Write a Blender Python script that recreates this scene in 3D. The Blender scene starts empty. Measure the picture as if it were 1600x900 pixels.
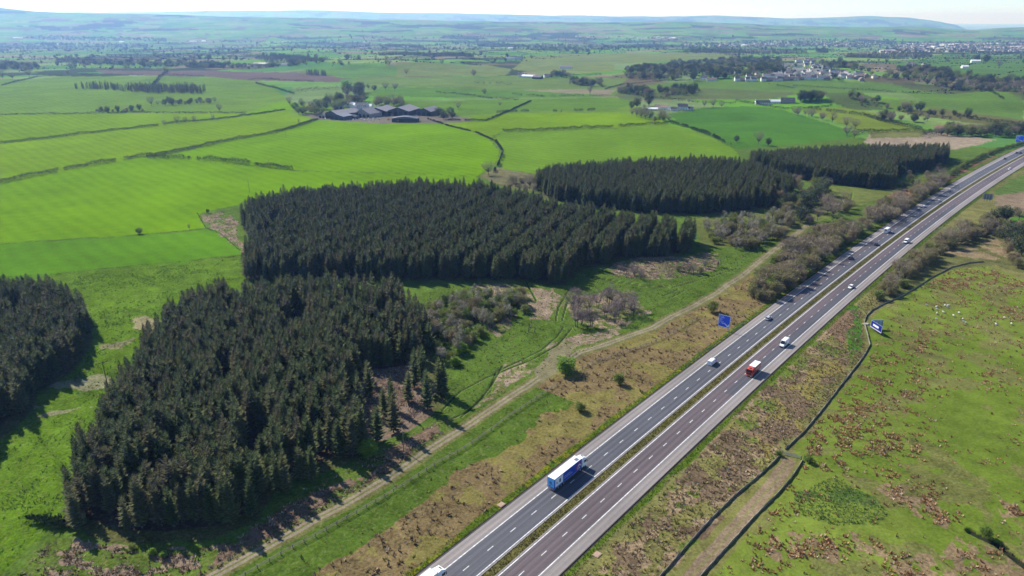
import bpy, math, random
import numpy as np
from mathutils import Vector, Matrix

random.seed(7)
RS = np.random.RandomState(11)
R = math.radians
C = bpy.context.scene.collection

# ---------------------------------------------------------------- camera
F_PX, HORIZON, CAM_H = 1100.0, 33.0, 125.0          # focal length and horizon row of the 1600x900 frame
PITCH = math.atan((450.0 - HORIZON) / F_PX)
cam_data = bpy.data.cameras.new('camera')
cam = bpy.data.objects.new('camera', cam_data)
C.objects.link(cam)
cam.location = (0, 0, CAM_H)
cam.rotation_euler = (math.pi / 2 - PITCH, 0, 0)
cam_data.sensor_width = 36.0
cam_data.lens = 36.0 * F_PX / 1600.0
cam_data.clip_start = 0.5
cam_data.clip_end = 200000
bpy.context.scene.camera = cam

# ---------------------------------------------------------------- sky, sun, exposure
SUN_EL, SUN_AZ = R(40), R(-47)                      # azimuth clockwise from +Y
world = bpy.data.worlds.new('World')
bpy.context.scene.world = world
world.use_nodes = True
wn = world.node_tree
wn.nodes.clear()
sky = wn.nodes.new('ShaderNodeTexSky')
sky.sky_type = 'NISHITA'
sky.sun_disc = False
sky.sun_elevation = SUN_EL
sky.sun_rotation = SUN_AZ
sky.altitude = 200
sky.air_density = 0.6
sky.dust_density = 0.0
sky.ozone_density = 4.0
bg = wn.nodes.new('ShaderNodeBackground')
bg.inputs['Strength'].default_value = 0.13
wo = wn.nodes.new('ShaderNodeOutputWorld')
wn.links.new(sky.outputs[0], bg.inputs[0])
wn.links.new(bg.outputs[0], wo.inputs[0])
sun_data = bpy.data.lights.new('sun', 'SUN')
sun_data.energy = 4.9
sun_data.angle = R(0.5)
sun_data.color = (1.0, 0.965, 0.90)
sun = bpy.data.objects.new('sun', sun_data)
C.objects.link(sun)
sdir = Vector((math.sin(SUN_AZ) * math.cos(SUN_EL), math.cos(SUN_AZ) * math.cos(SUN_EL), math.sin(SUN_EL)))
sun.rotation_euler = sdir.to_track_quat('Z', 'Y').to_euler()
vs = bpy.context.scene.view_settings
vs.view_transform = 'Standard'
vs.look = 'None'
vs.exposure = 0.66
vs.gamma = 1.0
vs.use_curve_mapping = False
bpy.context.scene.cycles.volume_bounces = 5

# ---------------------------------------------------------------- noise helpers
def _hash(ix, iy, s):
    h = (ix.astype(np.int64) * 374761393 + iy.astype(np.int64) * 668265263 + s * 974634777) & 0x7fffffff
    h = ((h ^ (h >> 13)) * 1274126177) & 0x7fffffff
    return ((h ^ (h >> 16)) & 0xffffff) / float(0xffffff)

def vnoise(x, y, s=0):
    x = np.asarray(x, float); y = np.asarray(y, float)
    ix = np.floor(x); iy = np.floor(y)
    fx = x - ix; fy = y - iy
    fx = fx * fx * (3 - 2 * fx); fy = fy * fy * (3 - 2 * fy)
    a = _hash(ix, iy, s); b = _hash(ix + 1, iy, s); c = _hash(ix, iy + 1, s); d = _hash(ix + 1, iy + 1, s)
    return (a + (b - a) * fx) * (1 - fy) + (c + (d - c) * fx) * fy

def fbm(x, y, s=0, o=4):
    v = 0; a = 0.5; t = 0
    for k in range(o):
        v = v + a * vnoise(x * 2 ** k, y * 2 ** k, s + 17 * k); t += a; a *= 0.5
    return v / t

def sstep(a, b, x):
    t = np.clip((x - a) / (b - a), 0, 1)
    return t * t * (3 - 2 * t)

# ---------------------------------------------------------------- terrain
RIDGE1 = np.array([(-900, 8), (-400, 9), (0, 12), (45, 13), (110, 20), (180, 23), (300, 24), (400, 27), (500, 29), (620, 31), (800, 34), (1000, 35), (1060, 34),
                   (1200, 39), (1320, 41), (1400, 41), (1440, 43), (1480, 45), (1520, 42), (1600, 39), (2000, 35), (2600, 30)], float)
RIDGE2 = np.array([(-900, 10), (0, 19), (200, 21), (400, 19), (500, 18), (600, 21), (700, 22), (850, 25), (1000, 27), (1100, 25), (1200, 29), (1260, 28),
                   (1320, 26), (1380, 28), (1420, 33), (1450, 38), (1470, 46), (1600, 60), (2600, 60)], float)

def terrain(x, y):
    x = np.asarray(x, float); y = np.asarray(y, float)
    yy = np.maximum(y, 1.0)
    px = 800 + F_PX * 1.07 * x / yy * 0.94
    px = 800 + F_PX * x / yy
    px = np.where(y > 50, px, 800.0)
    r = np.hypot(x, y)
    roll = (fbm(x / 420 + 3, y / 420, 5, 3) - 0.5) * 26 * sstep(1100, 2600, r)
    h = roll - 40 * sstep(2200, 6000, r)
    def bump(cx, cy, rx, ry, a, hh):
        dx = x - cx; dy = y - cy
        u = (dx * math.cos(a) + dy * math.sin(a)) / rx; v = (-dx * math.sin(a) + dy * math.cos(a)) / ry
        return hh * (1 - sstep(0.45, 1.0, np.sqrt(u * u + v * v)))
    h = h + bump(640, 1750, 620, 330, -0.1, 16) + bump(690, 1170, 330, 110, -0.25, 11) + bump(880, 1190, 190, 90, 0.1, 8)
    h = h + bump(-420, 2150, 330, 230, 0.0, 14)
    # two far ridges whose crests run across the whole view
    row1 = np.interp(px, RIDGE1[:, 0], RIDGE1[:, 1]) + 2.2 * (fbm(px / 60.0, px * 0, 3, 4) - 0.5)
    row2 = np.interp(px, RIDGE2[:, 0], RIDGE2[:, 1]) + 1.6 * (fbm(px / 45.0, px * 0 + 9, 4, 4) - 0.5)
    D1, D2 = 9500.0, 19000.0
    top1 = CAM_H + D1 * (HORIZON - row1) / F_PX
    top2 = CAM_H + D2 * (HORIZON - row2) / F_PX
    up = sstep(5200, D1, y); folds = (fbm(x / 900, y / 700, 8, 4) - 0.5) * 110 * up * (1 - sstep(8200, D1, y))
    g1 = h + (top1 - h) * up + folds
    down = sstep(D1, 13500, y)
    g1 = g1 + (-92 - g1) * down
    up2 = sstep(15000, D2, y)
    g2 = -92 + (top2 + 92) * up2
    g2 = g2 + (-92 - g2) * sstep(D2, 24000, y)
    return np.where(y > 13500, g2, g1)

def pix(x, y, z=0.0):
    """Where the ray through a pixel of the frame meets the ground (z metres above it)."""
    X = (x - 800) / F_PX; Y = -(y - 450) / F_PX
    cp, sp = math.cos(PITCH), math.sin(PITCH)
    d = np.array([X, cp + Y * sp, Y * cp - sp])
    g = 0.0
    for k in range(40):
        t = -(CAM_H - (g + z)) / d[2]
        p = d[:2] * t
        n = float(terrain(p[0], p[1]))
        if abs(n - g) < 0.02: break
        g = g + (n - g) * 0.5
    return np.array([p[0], p[1], g])

def pixl(pts, z=0.0):
    return np.array([pix(a, b, z) for a, b in pts])

def project(p):
    x, y, z = p[0], p[1], p[2] - CAM_H
    cp, sp = math.cos(PITCH), math.sin(PITCH)
    dz = y * cp - z * sp
    return 800 + F_PX * x / dz, 450 - F_PX * (y * sp + z * cp) / dz

def inpoly(x, y, poly):
    n = len(poly); ins = np.zeros(x.shape, bool); j = n - 1
    for i in range(n):
        xi, yi = poly[i][0], poly[i][1]; xj, yj = poly[j][0], poly[j][1]
        c = ((yi > y) != (yj > y)) & (x < (xj - xi) * (y - yi) / (yj - yi + 1e-12) + xi)
        ins ^= c; j = i
    return ins

def dline(x, y, line):
    best = np.full(x.shape, 1e9)
    for a, b in zip(line[:-1], line[1:]):
        dx, dy = b[0] - a[0], b[1] - a[1]; L = dx * dx + dy * dy + 1e-9
        t = np.clip(((x - a[0]) * dx + (y - a[1]) * dy) / L, 0, 1)
        best = np.minimum(best, np.hypot(x - a[0] - t * dx, y - a[1] - t * dy))
    return best

# ---------------------------------------------------------------- motorway centre line
AX = R(40); ADIR = np.array([math.sin(AX), math.cos(AX)]); ANRM = np.array([math.cos(AX), -math.sin(AX)])
_cl = [(800, 867), (898.7, 783.5), (1026, 675), (1200, 527.3), (1300, 451.5), (1380, 382.8), (1451, 335), (1525, 286), (1600, 241.8)]
_W = np.array([pix(*c)[:2] for c in _cl])
_u = _W @ ADIR; _v = _W @ ANRM
CLP = np.polyfit(_u, _v, 3, w=1 / np.hypot(_W[:, 0], _W[:, 1]))
def clv(u):
    u = np.asarray(u, float)
    e = 930.0
    s = np.polyval(np.polyder(CLP), e)
    return np.where(u > e, np.polyval(CLP, e) + (u - e) * s + 0.00004 * (u - e) ** 2, np.polyval(CLP, np.minimum(u, e)))
UU = np.arange(20, 1500, 1.5)
_VV = clv(UU)
CLX = UU * ADIR[0] + _VV * ANRM[0]; CLY = UU * ADIR[1] + _VV * ANRM[1]
CLS = np.concatenate([[0], np.cumsum(np.hypot(np.diff(CLX), np.diff(CLY)))])
_tx = np.gradient(CLX, CLS); _ty = np.gradient(CLY, CLS)
def road_pt(s, off):
    """Point s metres along the motorway, off metres right of its centre line, and the heading angle."""
    x = np.interp(s, CLS, CLX); y = np.interp(s, CLS, CLY)
    tx = np.interp(s, CLS, _tx); ty = np.interp(s, CLS, _ty)
    l = np.hypot(tx, ty); tx, ty = tx / l, ty / l
    return x + off * ty, y - off * tx, np.arctan2(ty, tx)
def road_so(x, y):
    """(s, lateral offset) of world points."""
    u = x * ADIR[0] + y * ADIR[1]; v = x * ANRM[0] + y * ANRM[1]
    sl = np.interp(u, UU, np.gradient(_VV, UU))
    off = (v - clv(u)) / np.sqrt(1 + sl * sl)
    return np.interp(u + off * sl, UU, CLS), off
ROAD_H = 0.06

# ---------------------------------------------------------------- mesh helpers
def link(name, me, parent=None, loc=None):
    o = bpy.data.objects.new(name, me); C.objects.link(o)
    if parent is not None: o.parent = parent
    if loc is not None: o.location = loc
    return o

def np_mesh(name, V, Fq, mats, matidx=None, col=None, smooth=False, uv=None):
    """V (n,3); Fq (m,k) faces all of k corners."""
    V = np.asarray(V, np.float32); Fq = np.asarray(Fq, np.int32)
    me = bpy.data.meshes.new(name)
    me.vertices.add(len(V)); me.vertices.foreach_set('co', V.ravel())
    k = Fq.shape[1]; m = len(Fq)
    me.loops.add(m * k); me.loops.foreach_set('vertex_index', Fq.ravel())
    me.polygons.add(m)
    me.polygons.foreach_set('loop_start', np.arange(0, m * k, k, dtype=np.int32))
    me.polygons.foreach_set('loop_total', np.full(m, k, np.int32))
    if matidx is not None: me.polygons.foreach_set('material_index', np.asarray(matidx, np.int32))
    if smooth: me.polygons.foreach_set('use_smooth', np.ones(m, bool))
    for mt in mats: me.materials.append(mt)
    me.update(calc_edges=True)
    if col is not None:
        at = me.color_attributes.new('Col', 'FLOAT_COLOR', 'POINT')
        c = np.ones((len(V), 4), np.float32); c[:, :col.shape[1]] = col
        at.data.foreach_set('color', c.ravel())
    if uv is not None:
        ul = me.uv_layers.new(name='UVMap')
        ul.data.foreach_set('uv', np.asarray(uv, np.float32)[Fq.ravel()].ravel())
    return me

class MB:
    """Collects faces (any size) of several materials into one mesh."""
    def __init__(s): s.v = []; s.f = []; s.m = []
    def add(s, vs, fs, m=0):
        b = len(s.v); s.v += [tuple(v) for v in vs]; s.f += [tuple(b + i for i in f) for f in fs]; s.m += [m] * len(fs)
    def box(s, x0, x1, y0, y1, z0, z1, m=0, tx=0, ty=0):
        vs = [(x0, y0, z0), (x1, y0, z0), (x1, y1, z0), (x0, y1, z0), (x0 + tx, y0 + ty, z1), (x1 - tx, y0 + ty, z1), (x1 - tx, y1 - ty, z1), (x0 + tx, y1 - ty, z1)]
        s.add(vs, [(0, 3, 2, 1), (4, 5, 6, 7), (0, 1, 5, 4), (1, 2, 6, 5), (2, 3, 7, 6), (3, 0, 4, 7)], m)
    def cyl(s, p, q, r0, r1, n=8, m=0, caps=True):
        p = Vector(p); q = Vector(q); d = (q - p).normalized()
        a = d.orthogonal().normalized(); b = d.cross(a)
        vs = [p + (a * math.cos(2 * math.pi * i / n) + b * math.sin(2 * math.pi * i / n)) * r0 for i in range(n)]
        vs += [q + (a * math.cos(2 * math.pi * i / n) + b * math.sin(2 * math.pi * i / n)) * r1 for i in range(n)]
        fs = [(i, (i + 1) % n, n + (i + 1) % n, n + i) for i in range(n)]
        if caps: fs += [tuple(range(n - 1, -1, -1)), tuple(range(n, 2 * n))]
        s.add(vs, fs, m)
    def prism(s, prof, y0, y1, m=0, caps=True):
        """prof: (x,z) outline, extruded along y."""
        n = len(prof)
        vs = [(a, y0, b) for a, b in prof] + [(a, y1, b) for a, b in prof]
        fs = [(i, n + i, n + (i + 1) % n, (i + 1) % n) for i in range(n)]
        if caps: fs += [tuple(range(n)), tuple(range(2 * n - 1, n - 1, -1))]
        s.add(vs, fs, m)
    def mesh(s, name, mats, smooth=False):
        me = bpy.data.meshes.new(name); me.from_pydata(s.v, [], s.f)
        for mt in mats: me.materials.append(mt)
        me.polygons.foreach_set('material_index', s.m)
        if smooth: me.polygons.foreach_set('use_smooth', [True] * len(s.f))
        me.update(); return me
    def build(s, name, mats, parent=None, smooth=False):
        if not isinstance(mats, (list, tuple)): mats = [mats]
        return link(name, s.mesh(name, mats, smooth), parent)

def tag(o, label=None, cat=None, group=None, kind=None):
    if label: o['label'] = label
    if cat: o['category'] = cat
    if group: o['group'] = group
    if kind: o['kind'] = kind
    return o
def thing(name, loc, rz=0, label=None, cat=None, group=None):
    o = bpy.data.objects.new(name, None); C.objects.link(o)
    o.location = loc; o.rotation_euler = (0, 0, rz); o.empty_display_size = 0.5
    return tag(o, label, cat, group)
def copy_tree(o, parent=None):
    c = o.copy(); C.objects.link(c)
    if parent is not None: c.parent = parent
    for ch in [k for k in o.children]: copy_tree(ch, c)
    return c

# ---------------------------------------------------------------- materials
def mat(name, col, rough=0.8, metal=0.0, spec=0.5, noise=0.0, scale=3.0, rnd=0.0, sheen=0):
    m = bpy.data.materials.new(name); m.use_nodes = True
    nt = m.node_tree; b = nt.nodes['Principled BSDF']
    b.inputs['Roughness'].default_value = rough; b.inputs['Metallic'].default_value = metal
    b.inputs['Specular IOR Level'].default_value = spec
    b.inputs['Base Color'].default_value = (*col, 1)
    if noise or rnd:
        hs = nt.nodes.new('ShaderNodeHueSaturation'); hs.inputs['Color'].default_value = (*col, 1)
        acc = None
        if noise:
            tc = nt.nodes.new('ShaderNodeTexCoord'); nz = nt.nodes.new('ShaderNodeTexNoise')
            nz.inputs['Scale'].default_value = scale; nz.inputs['Detail'].default_value = 5
            nt.links.new(tc.outputs['Object'], nz.inputs['Vector'])
            mr = nt.nodes.new('ShaderNodeMapRange'); mr.inputs['From Min'].default_value = 0.3; mr.inputs['From Max'].default_value = 0.7
            mr.inputs['To Min'].default_value = 1 - noise; mr.inputs['To Max'].default_value = 1 + noise
            nt.links.new(nz.outputs['Fac'], mr.inputs['Value']); acc = mr.outputs[0]
        if rnd:
            oi = nt.nodes.new('ShaderNodeObjectInfo'); m2 = nt.nodes.new('ShaderNodeMapRange')
            m2.inputs['To Min'].default_value = 1 - rnd; m2.inputs['To Max'].default_value = 1 + rnd
            nt.links.new(oi.outputs['Random'], m2.inputs['Value'])
            if acc is not None:
                mu = nt.nodes.new('ShaderNodeMath'); mu.operation = 'MULTIPLY'
                nt.links.new(acc, mu.inputs[0]); nt.links.new(m2.outputs[0], mu.inputs[1]); acc = mu.outputs[0]
            else: acc = m2.outputs[0]
        nt.links.new(acc, hs.inputs['Value']); nt.links.new(hs.outputs[0], b.inputs['Base Color'])
    return m

def leaf_mat(name, cols, rough=0.75, rnd=0.25, trans=0.0, nscale=0.6):
    """Foliage: colour picked per object/instance between the given colours, mottled by noise."""
    m = bpy.data.materials.new(name); m.use_nodes = True
    nt = m.node_tree; b = nt.nodes['Principled BSDF']; b.inputs['Roughness'].default_value = rough
    b.inputs['Specular IOR Level'].default_value = 0.25
    oi = nt.nodes.new('ShaderNodeObjectInfo'); geo = nt.nodes.new('ShaderNodeNewGeometry')
    nz = nt.nodes.new('ShaderNodeTexNoise'); nz.inputs['Scale'].default_value = nscale; nz.inputs['Detail'].default_value = 4
    nt.links.new(geo.outputs['Position'], nz.inputs['Vector'])
    ad = nt.nodes.new('ShaderNodeMath'); ad.operation = 'MULTIPLY_ADD'; ad.inputs[1].default_value = 1.6; ad.inputs[2].default_value = -0.8
    nt.links.new(nz.outputs['Fac'], ad.inputs[0])
    a2 = nt.nodes.new('ShaderNodeMath'); a2.operation = 'ADD'
    nt.links.new(ad.outputs[0], a2.inputs[0]); nt.links.new(oi.outputs['Random'], a2.inputs[1])
    cr = nt.nodes.new('ShaderNodeValToRGB')
    while len(cr.color_ramp.elements) < len(cols): cr.color_ramp.elements.new(0.5)
    for i, c in enumerate(cols):
        cr.color_ramp.elements[i].position = i / max(1, len(cols) - 1); cr.color_ramp.elements[i].color = (*c, 1)
    nt.links.new(a2.outputs[0], cr.inputs[0]); nt.links.new(cr.outputs[0], b.inputs['Base Color'])
    if trans:
        tr = nt.nodes.new('ShaderNodeBsdfTranslucent'); mx = nt.nodes.new('ShaderNodeMixShader'); mx.inputs[0].default_value = trans
        nt.links.new(cr.outputs[0], tr.inputs[0]); nt.links.new(b.outputs[0], mx.inputs[1]); nt.links.new(tr.outputs[0], mx.inputs[2])
        nt.links.new(mx.outputs[0], nt.nodes['Material Output'].inputs['Surface'])
    return m

def attr_mat(name, rough=0.9, trans=0.0):
    m = bpy.data.materials.new(name); m.use_nodes = True
    nt = m.node_tree; b = nt.nodes['Principled BSDF']; b.inputs['Roughness'].default_value = rough; b.inputs['Specular IOR Level'].default_value = 0.15
    at = nt.nodes.new('ShaderNodeAttribute'); at.attribute_name = 'Col'
    nt.links.new(at.outputs['Color'], b.inputs['Base Color'])
    if trans:
        tr = nt.nodes.new('ShaderNodeBsdfTranslucent'); mx = nt.nodes.new('ShaderNodeMixShader'); mx.inputs[0].default_value = trans
        nt.links.new(at.outputs['Color'], tr.inputs[0]); nt.links.new(b.outputs[0], mx.inputs[1]); nt.links.new(tr.outputs[0], mx.inputs[2])
        nt.links.new(mx.outputs[0], nt.nodes['Material Output'].inputs['Surface'])
    return m
# ---------------------------------------------------------------- ground sheet
BRIGHT = (0.130, 0.252, 0.001); BRIGHT2 = (0.148, 0.250, 0.003); MID = (0.130, 0.215, 0.024); PALE = (0.15, 0.215, 0.045)
DEEP = (0.062, 0.150, 0.020); ROUGHG = (0.088, 0.150, 0.022); TAN = (0.33, 0.25, 0.16); BROWN = (0.135, 0.10, 0.085)
OLIVE = (0.195, 0.168, 0.052); BRACKEN = (0.185, 0.135, 0.062); PASTURE = (0.132, 0.190, 0.024); DIRT = (0.235, 0.19, 0.135)
SHADED_MUD = (0.035, 0.045, 0.018); LITTER = (0.085, 0.06, 0.042); HEATH = (0.21, 0.15, 0.115)

FOREST_A = [(96, 822), (112, 760), (150, 692), (182, 632), (222, 572), (264, 506), (320, 486), (400, 471), (480, 466), (560, 465), (635, 474), (660, 505),
            (674, 550), (688, 590), (700, 632), (655, 655), (600, 690), (560, 716), (500, 738), (425, 768), (405, 812), (335, 842), (250, 852), (170, 846), (125, 832)]
GLADE_A = [(540, 625), (575, 580), (655, 568), (680, 600), (676, 645), (640, 672), (590, 692), (548, 672)]
FOREST_B = [(376, 352), (392, 338), (450, 322), (560, 312), (650, 306), (760, 310), (830, 328), (900, 345), (980, 360), (1040, 368), (1083, 378),
            (1080, 396), (1040, 402), (985, 404), (915, 420), (880, 446), (800, 440), (700, 440), (560, 438), (470, 436), (400, 442), (384, 438), (382, 420), (396, 384)]
NOTCH_B = [(436, 352), (446, 352), (420, 392), (398, 392)]
FOREST_C = [(834, 292), (860, 280), (1000, 270), (1110, 266), (1165, 272), (1238, 298), (1234, 312), (1200, 324), (1130, 334), (1080, 336), (1000, 332), (920, 324), (850, 310)]
FOREST_D = [(1160, 258), (1250, 251), (1350, 246), (1478, 245), (1482, 254), (1450, 266), (1400, 274), (1396, 296), (1340, 293), (1270, 285), (1210, 274)]
FOREST_E = [(-120, 470), (0, 470), (60, 470), (118, 484), (146, 504), (140, 535), (112, 585), (62, 612), (40, 650), (-10, 700), (-160, 760), (-400, 700), (-300, 480)]

FW = {k: pixl(v) for k, v in dict(A=FOREST_A, B=FOREST_B, C=FOREST_C, D=FOREST_D, E=FOREST_E).items()}
GLADE = pixl(GLADE_A); NOTCH = pixl(NOTCH_B)

TRACK_L = pixl([(250, 945), (340, 897), (440, 842), (520, 797), (600, 750), (700, 684), (780, 632), (835, 596), (870, 572), (905, 551), (960, 533), (1020, 512), (1060, 490), (1110, 463), (1160, 430), (1200, 398), (1235, 372), (1262, 352)])
TRACK_R = pixl([(1040, 945), (1085, 895), (1125, 850), (1170, 800), (1205, 757), (1232, 722)])
RUTS = [pixl(p) for p in [
    [(690, 640), (720, 610), (760, 590), (800, 573), (835, 560), (870, 540), (893, 512)],
    [(700, 655), (735, 640), (765, 612), (775, 580), (800, 568), (845, 548), (870, 525), (880, 510)],
    [(878, 500), (885, 475), (897, 450)], [(868, 500), (872, 480), (890, 450)],
    [(720, 650), (752, 622), (768, 600), (785, 570)],
    [(915, 432), (960, 440), (1010, 448), (1050, 446), (1095, 432), (1140, 417)],
    [(940, 434), (1000, 444), (1050, 450), (1100, 436), (1145, 420)],
    [(935, 425), (955, 415), (980, 407)], [(1290, 350), (1312, 335), (1328, 320), (1332, 300)], [(1300, 348), (1322, 332), (1336, 316)],
    [(1035, 462), (1060, 452)], [(1045, 466), (1070, 454)],
    [(838, 470), (828, 452), (822, 440)]]]

def build_ground():
    az_f = np.arange(-54, 54.001, 0.08)
    az_c = np.concatenate([np.arange(-180, -54, 3.0), az_f, np.arange(57, 180.01, 3.0)])
    rr = [1.0, 15, 30, 45, 60, 75, 90, 100, 108]; r = 112.0
    while r < 30000:
        rr.append(r); r += min(r * r / 88000 * 0.8, 0.012 * r) if r > 118 else 0.6
        if r > 118 and r * r / 88000 * 0.8 < 0.2: pass
    rr += [33000.0]
    rr = np.array(rr)
    A, Rr = np.meshgrid(np.radians(az_c), rr)
    X = (Rr * np.sin(A)).ravel(); Y = (Rr * np.cos(A)).ravel()
    Z = terrain(X, Y)
    near = Rr.ravel() < 1000
    S, O = np.zeros_like(X), np.full_like(X, 999.0)
    S[near], O[near] = road_so(X[near], Y[near])
    n = len(X)
    # small real undulation off the road, ground sunk a little under it
    und = (fbm(X / 17, Y / 17, 21, 3) - 0.5) * 1.1 + (fbm(X / 3.2, Y / 3.2, 22, 2) - 0.5) * 0.22
    Z = Z + und * sstep(14.5, 26, np.abs(O)) * (Rr.ravel() < 1500)
    Z = np.where(np.abs(O) < 13.7, Z - 0.05, Z)
    col = np.zeros((n, 4), np.float32)
    mx, my = (fbm(X / 9, Y / 9, 31, 3) - 0.5), (fbm(X / 9, Y / 9, 32, 3) - 0.5)
    big = fbm(X / 60, Y / 60, 33, 4); med = fbm(X / 11, Y / 11, 34, 4); fin = fbm(X / 2.2, Y / 2.2, 35, 3)
    rflat = Rr.ravel(); fin2 = 0.6 * fbm(X / 1.7, Y / 1.7, 45, 3) + 0.4 * fbm(X / 7, Y / 7, 46, 2)

    def put(mask, c, rough, var=0.10):
        k = 0.80 * (1 + (big[mask] - 0.5) * 2 * var)
        for i in range(3): col[mask, i] = c[i] * k
        col[mask, 3] = rough
    def poly(px, c, rough, jit=3.0, var=0.10, thr=None, nz=None, world=False):
        P = px if world else pixl(px)
        lo, hi = P[:, :2].min(0) - jit, P[:, :2].max(0) + jit
        b = np.where((X > lo[0]) & (X < hi[0]) & (Y > lo[1]) & (Y < hi[1]))[0]
        if not len(b): return b
        ins = inpoly(X[b] + mx[b] * jit * 2, Y[b] + my[b] * jit * 2, P)
        if thr is not None: ins &= (nz[b] > thr)
        b = b[ins]; put(b, c, rough, var); return b
    def line(P, w, c, rough, jit=0.4, var=0.1, dash=None):
        lo, hi = P[:, :2].min(0) - w * 2, P[:, :2].max(0) + w * 2
        b = np.where((X > lo[0]) & (X < hi[0]) & (Y > lo[1]) & (Y < hi[1]))[0]
        d = dline(X[b] + mx[b] * jit, Y[b] + my[b] * jit, P)
        b = b[d < w]; put(b, c, rough, var); return b

    # far patchwork of fields
    a = R(24); wx = X + (fbm(X / 800, Y / 800, 41, 3) - 0.5) * 360; wy = Y + (fbm(X / 800, Y / 800, 42, 3) - 0.5) * 360
    u = (wx * math.cos(a) + wy * math.sin(a)) / 250; v = (-wx * math.sin(a) + wy * math.cos(a)) / 190
    u = u + 0.5 * (np.floor(v) % 2)
    idn = _hash(np.floor(u), np.floor(v), 77)
    pal = np.array([(0.075, 0.165, 0.022), (0.095, 0.185, 0.03), (0.13, 0.19, 0.05), (0.06, 0.14, 0.03), (0.10, 0.15, 0.045), (0.085, 0.19, 0.015), (0.12, 0.17, 0.06), (0.15, 0.13, 0.08)])
    pi = np.minimum((idn ** 1.05 * 8).astype(int), 7)
    kk = (1.02 + 0.25 * big)[:, None]
    col[:, :3] = pal[pi] * kk; col[:, 3] = 0.25
    wood = fbm(X / 500, Y / 350, 51, 4)
    m = (wood > 0.62) & (rflat > 1700); put(m, (0.045, 0.06, 0.028), 0.5)
    m = (fbm(X / 260, Y / 200, 52, 4) > 0.66) & (rflat > 1300); put(m, (0.13, 0.11, 0.06), 0.6)
    put(rflat < 900, ROUGHG, 0.75, 0.15)
    put((rflat < 1150) & (X < 200) & (rflat >= 900), MID, 0.2)

    # pastures on the left and in the middle
    poly([(-300, 185), (0, 180), (150, 178), (385, 177), (345, 186), (250, 196), (0, 226), (-300, 255)], BRIGHT2, 0.12)
    poly([(-300, 120), (60, 124), (100, 119), (400, 122), (445, 150), (448, 160), (400, 176), (250, 177), (0, 180), (-300, 186)], MID, 0.22)
    poly([(150, 109), (250, 111), (480, 113), (535, 122), (530, 129), (400, 126), (330, 120), (230, 118), (160, 114)], BROWN, 0.5)
    poly([(385, 177), (445, 156), (505, 170), (450, 172), (400, 180)], BRIGHT, 0.1)
    poly([(-300, 255), (0, 226), (250, 196), (345, 187), (450, 173), (488, 188), (430, 208), (350, 222), (220, 245), (130, 262), (0, 286), (-300, 330)], BRIGHT2, 0.12)
    poly([(235, 248), (350, 222), (430, 208), (495, 188), (600, 191), (700, 195), (740, 205), (765, 218), (780, 236), (776, 250), (748, 275), (460, 266), (390, 258)], BRIGHT, 0.1)
    poly([(-300, 330), (0, 287), (130, 262), (220, 246), (390, 259), (460, 267), (745, 275), (750, 290), (600, 305), (380, 312), (372, 320), (308, 333), (322, 357), (200, 369), (0, 380), (-300, 392)], BRIGHT, 0.1)
    poly([(-300, 393), (0, 381), (200, 370), (325, 359), (344, 366), (380, 396), (300, 408), (190, 418), (0, 437), (-300, 470)], (0.095, 0.215, 0.008), 0.15)
    poly([(680, 190), (700, 186), (780, 178), (960, 175), (1045, 190), (1040, 195), (960, 200), (785, 206), (765, 215), (720, 203)], BRIGHT2, 0.12)
    poly([(785, 207), (960, 201), (1045, 196), (1075, 201), (1110, 214), (1150, 235), (1155, 250), (1000, 258), (850, 272), (790, 268), (776, 250), (785, 236), (770, 218)], (0.125, 0.225, 0.014), 0.12)
    poly([(1045, 178), (1100, 168), (1185, 166), (1225, 172), (1290, 192), (1345, 210), (1320, 217), (1280, 222), (1150, 233), (1110, 213), (1070, 198)], (0.068, 0.168, 0.018), 0.1)
    poly([(1262, 170), (1330, 167), (1360, 175), (1400, 188), (1445, 204), (1400, 208), (1355, 207), (1330, 200), (1290, 184)], (0.15, 0.205, 0.02), 0.15)
    poly([(800, 155), (960, 152), (1000, 160), (960, 172), (780, 176), (690, 185), (600, 160)], (0.105, 0.19, 0.02), 0.15)
    poly([(600, 135), (800, 140), (960, 150), (800, 153), (560, 150)], (0.095, 0.185, 0.028), 0.15)
    poly([(600, 104), (760, 101), (800, 108), (790, 118), (620, 120)], (0.15, 0.19, 0.05), 0.2)
    poly([(560, 120), (640, 120), (800, 119), (980, 122), (960, 140), (780, 140), (600, 134), (540, 130)], (0.125, 0.185, 0.04), 0.2)
    poly([(440, 112), (560, 104), (620, 104), (620, 119), (540, 121), (480, 113)], (0.10, 0.19, 0.03), 0.15)
    poly([(830, 88), (980, 83), (1120, 82), (1180, 92), (960, 100), (960, 112), (860, 116), (800, 108)], (0.16, 0.20, 0.055), 0.2)
    poly([(950, 150), (970, 135), (1060, 127), (1150, 126), (1340, 127), (1420, 133), (1560, 150), (1600, 158), (1600, 190), (1500, 168), (1440, 160), (1390, 145), (1240, 148), (1130, 150), (980, 146)], (0.105, 0.185, 0.03), 0.2)
    poly([(960, 145), (1100, 138), (1240, 144), (1230, 152), (1100, 155), (970, 156)], (0.10, 0.135, 0.04), 0.55)
    poly([(1330, 150), (1440, 160), (1500, 168), (1600, 190), (1600, 205), (1480, 172), (1400, 175), (1330, 162)], (0.115, 0.19, 0.03), 0.2)
    poly([(1260, 145), (1330, 148), (1370, 162), (1385, 172), (1340, 172), (1300, 160)], (0.075, 0.11, 0.03), 0.6)
    poly([(1400, 172), (1470, 170), (1530, 178), (1600, 188), (1600, 200), (1500, 190), (1420, 178)], (0.12, 0.12, 0.04), 0.7)
    poly([(1455, 196), (1500, 193), (1540, 197), (1600, 195), (1600, 205), (1500, 203), (1460, 202)], (0.24, 0.16, 0.11), 0.6)
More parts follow.
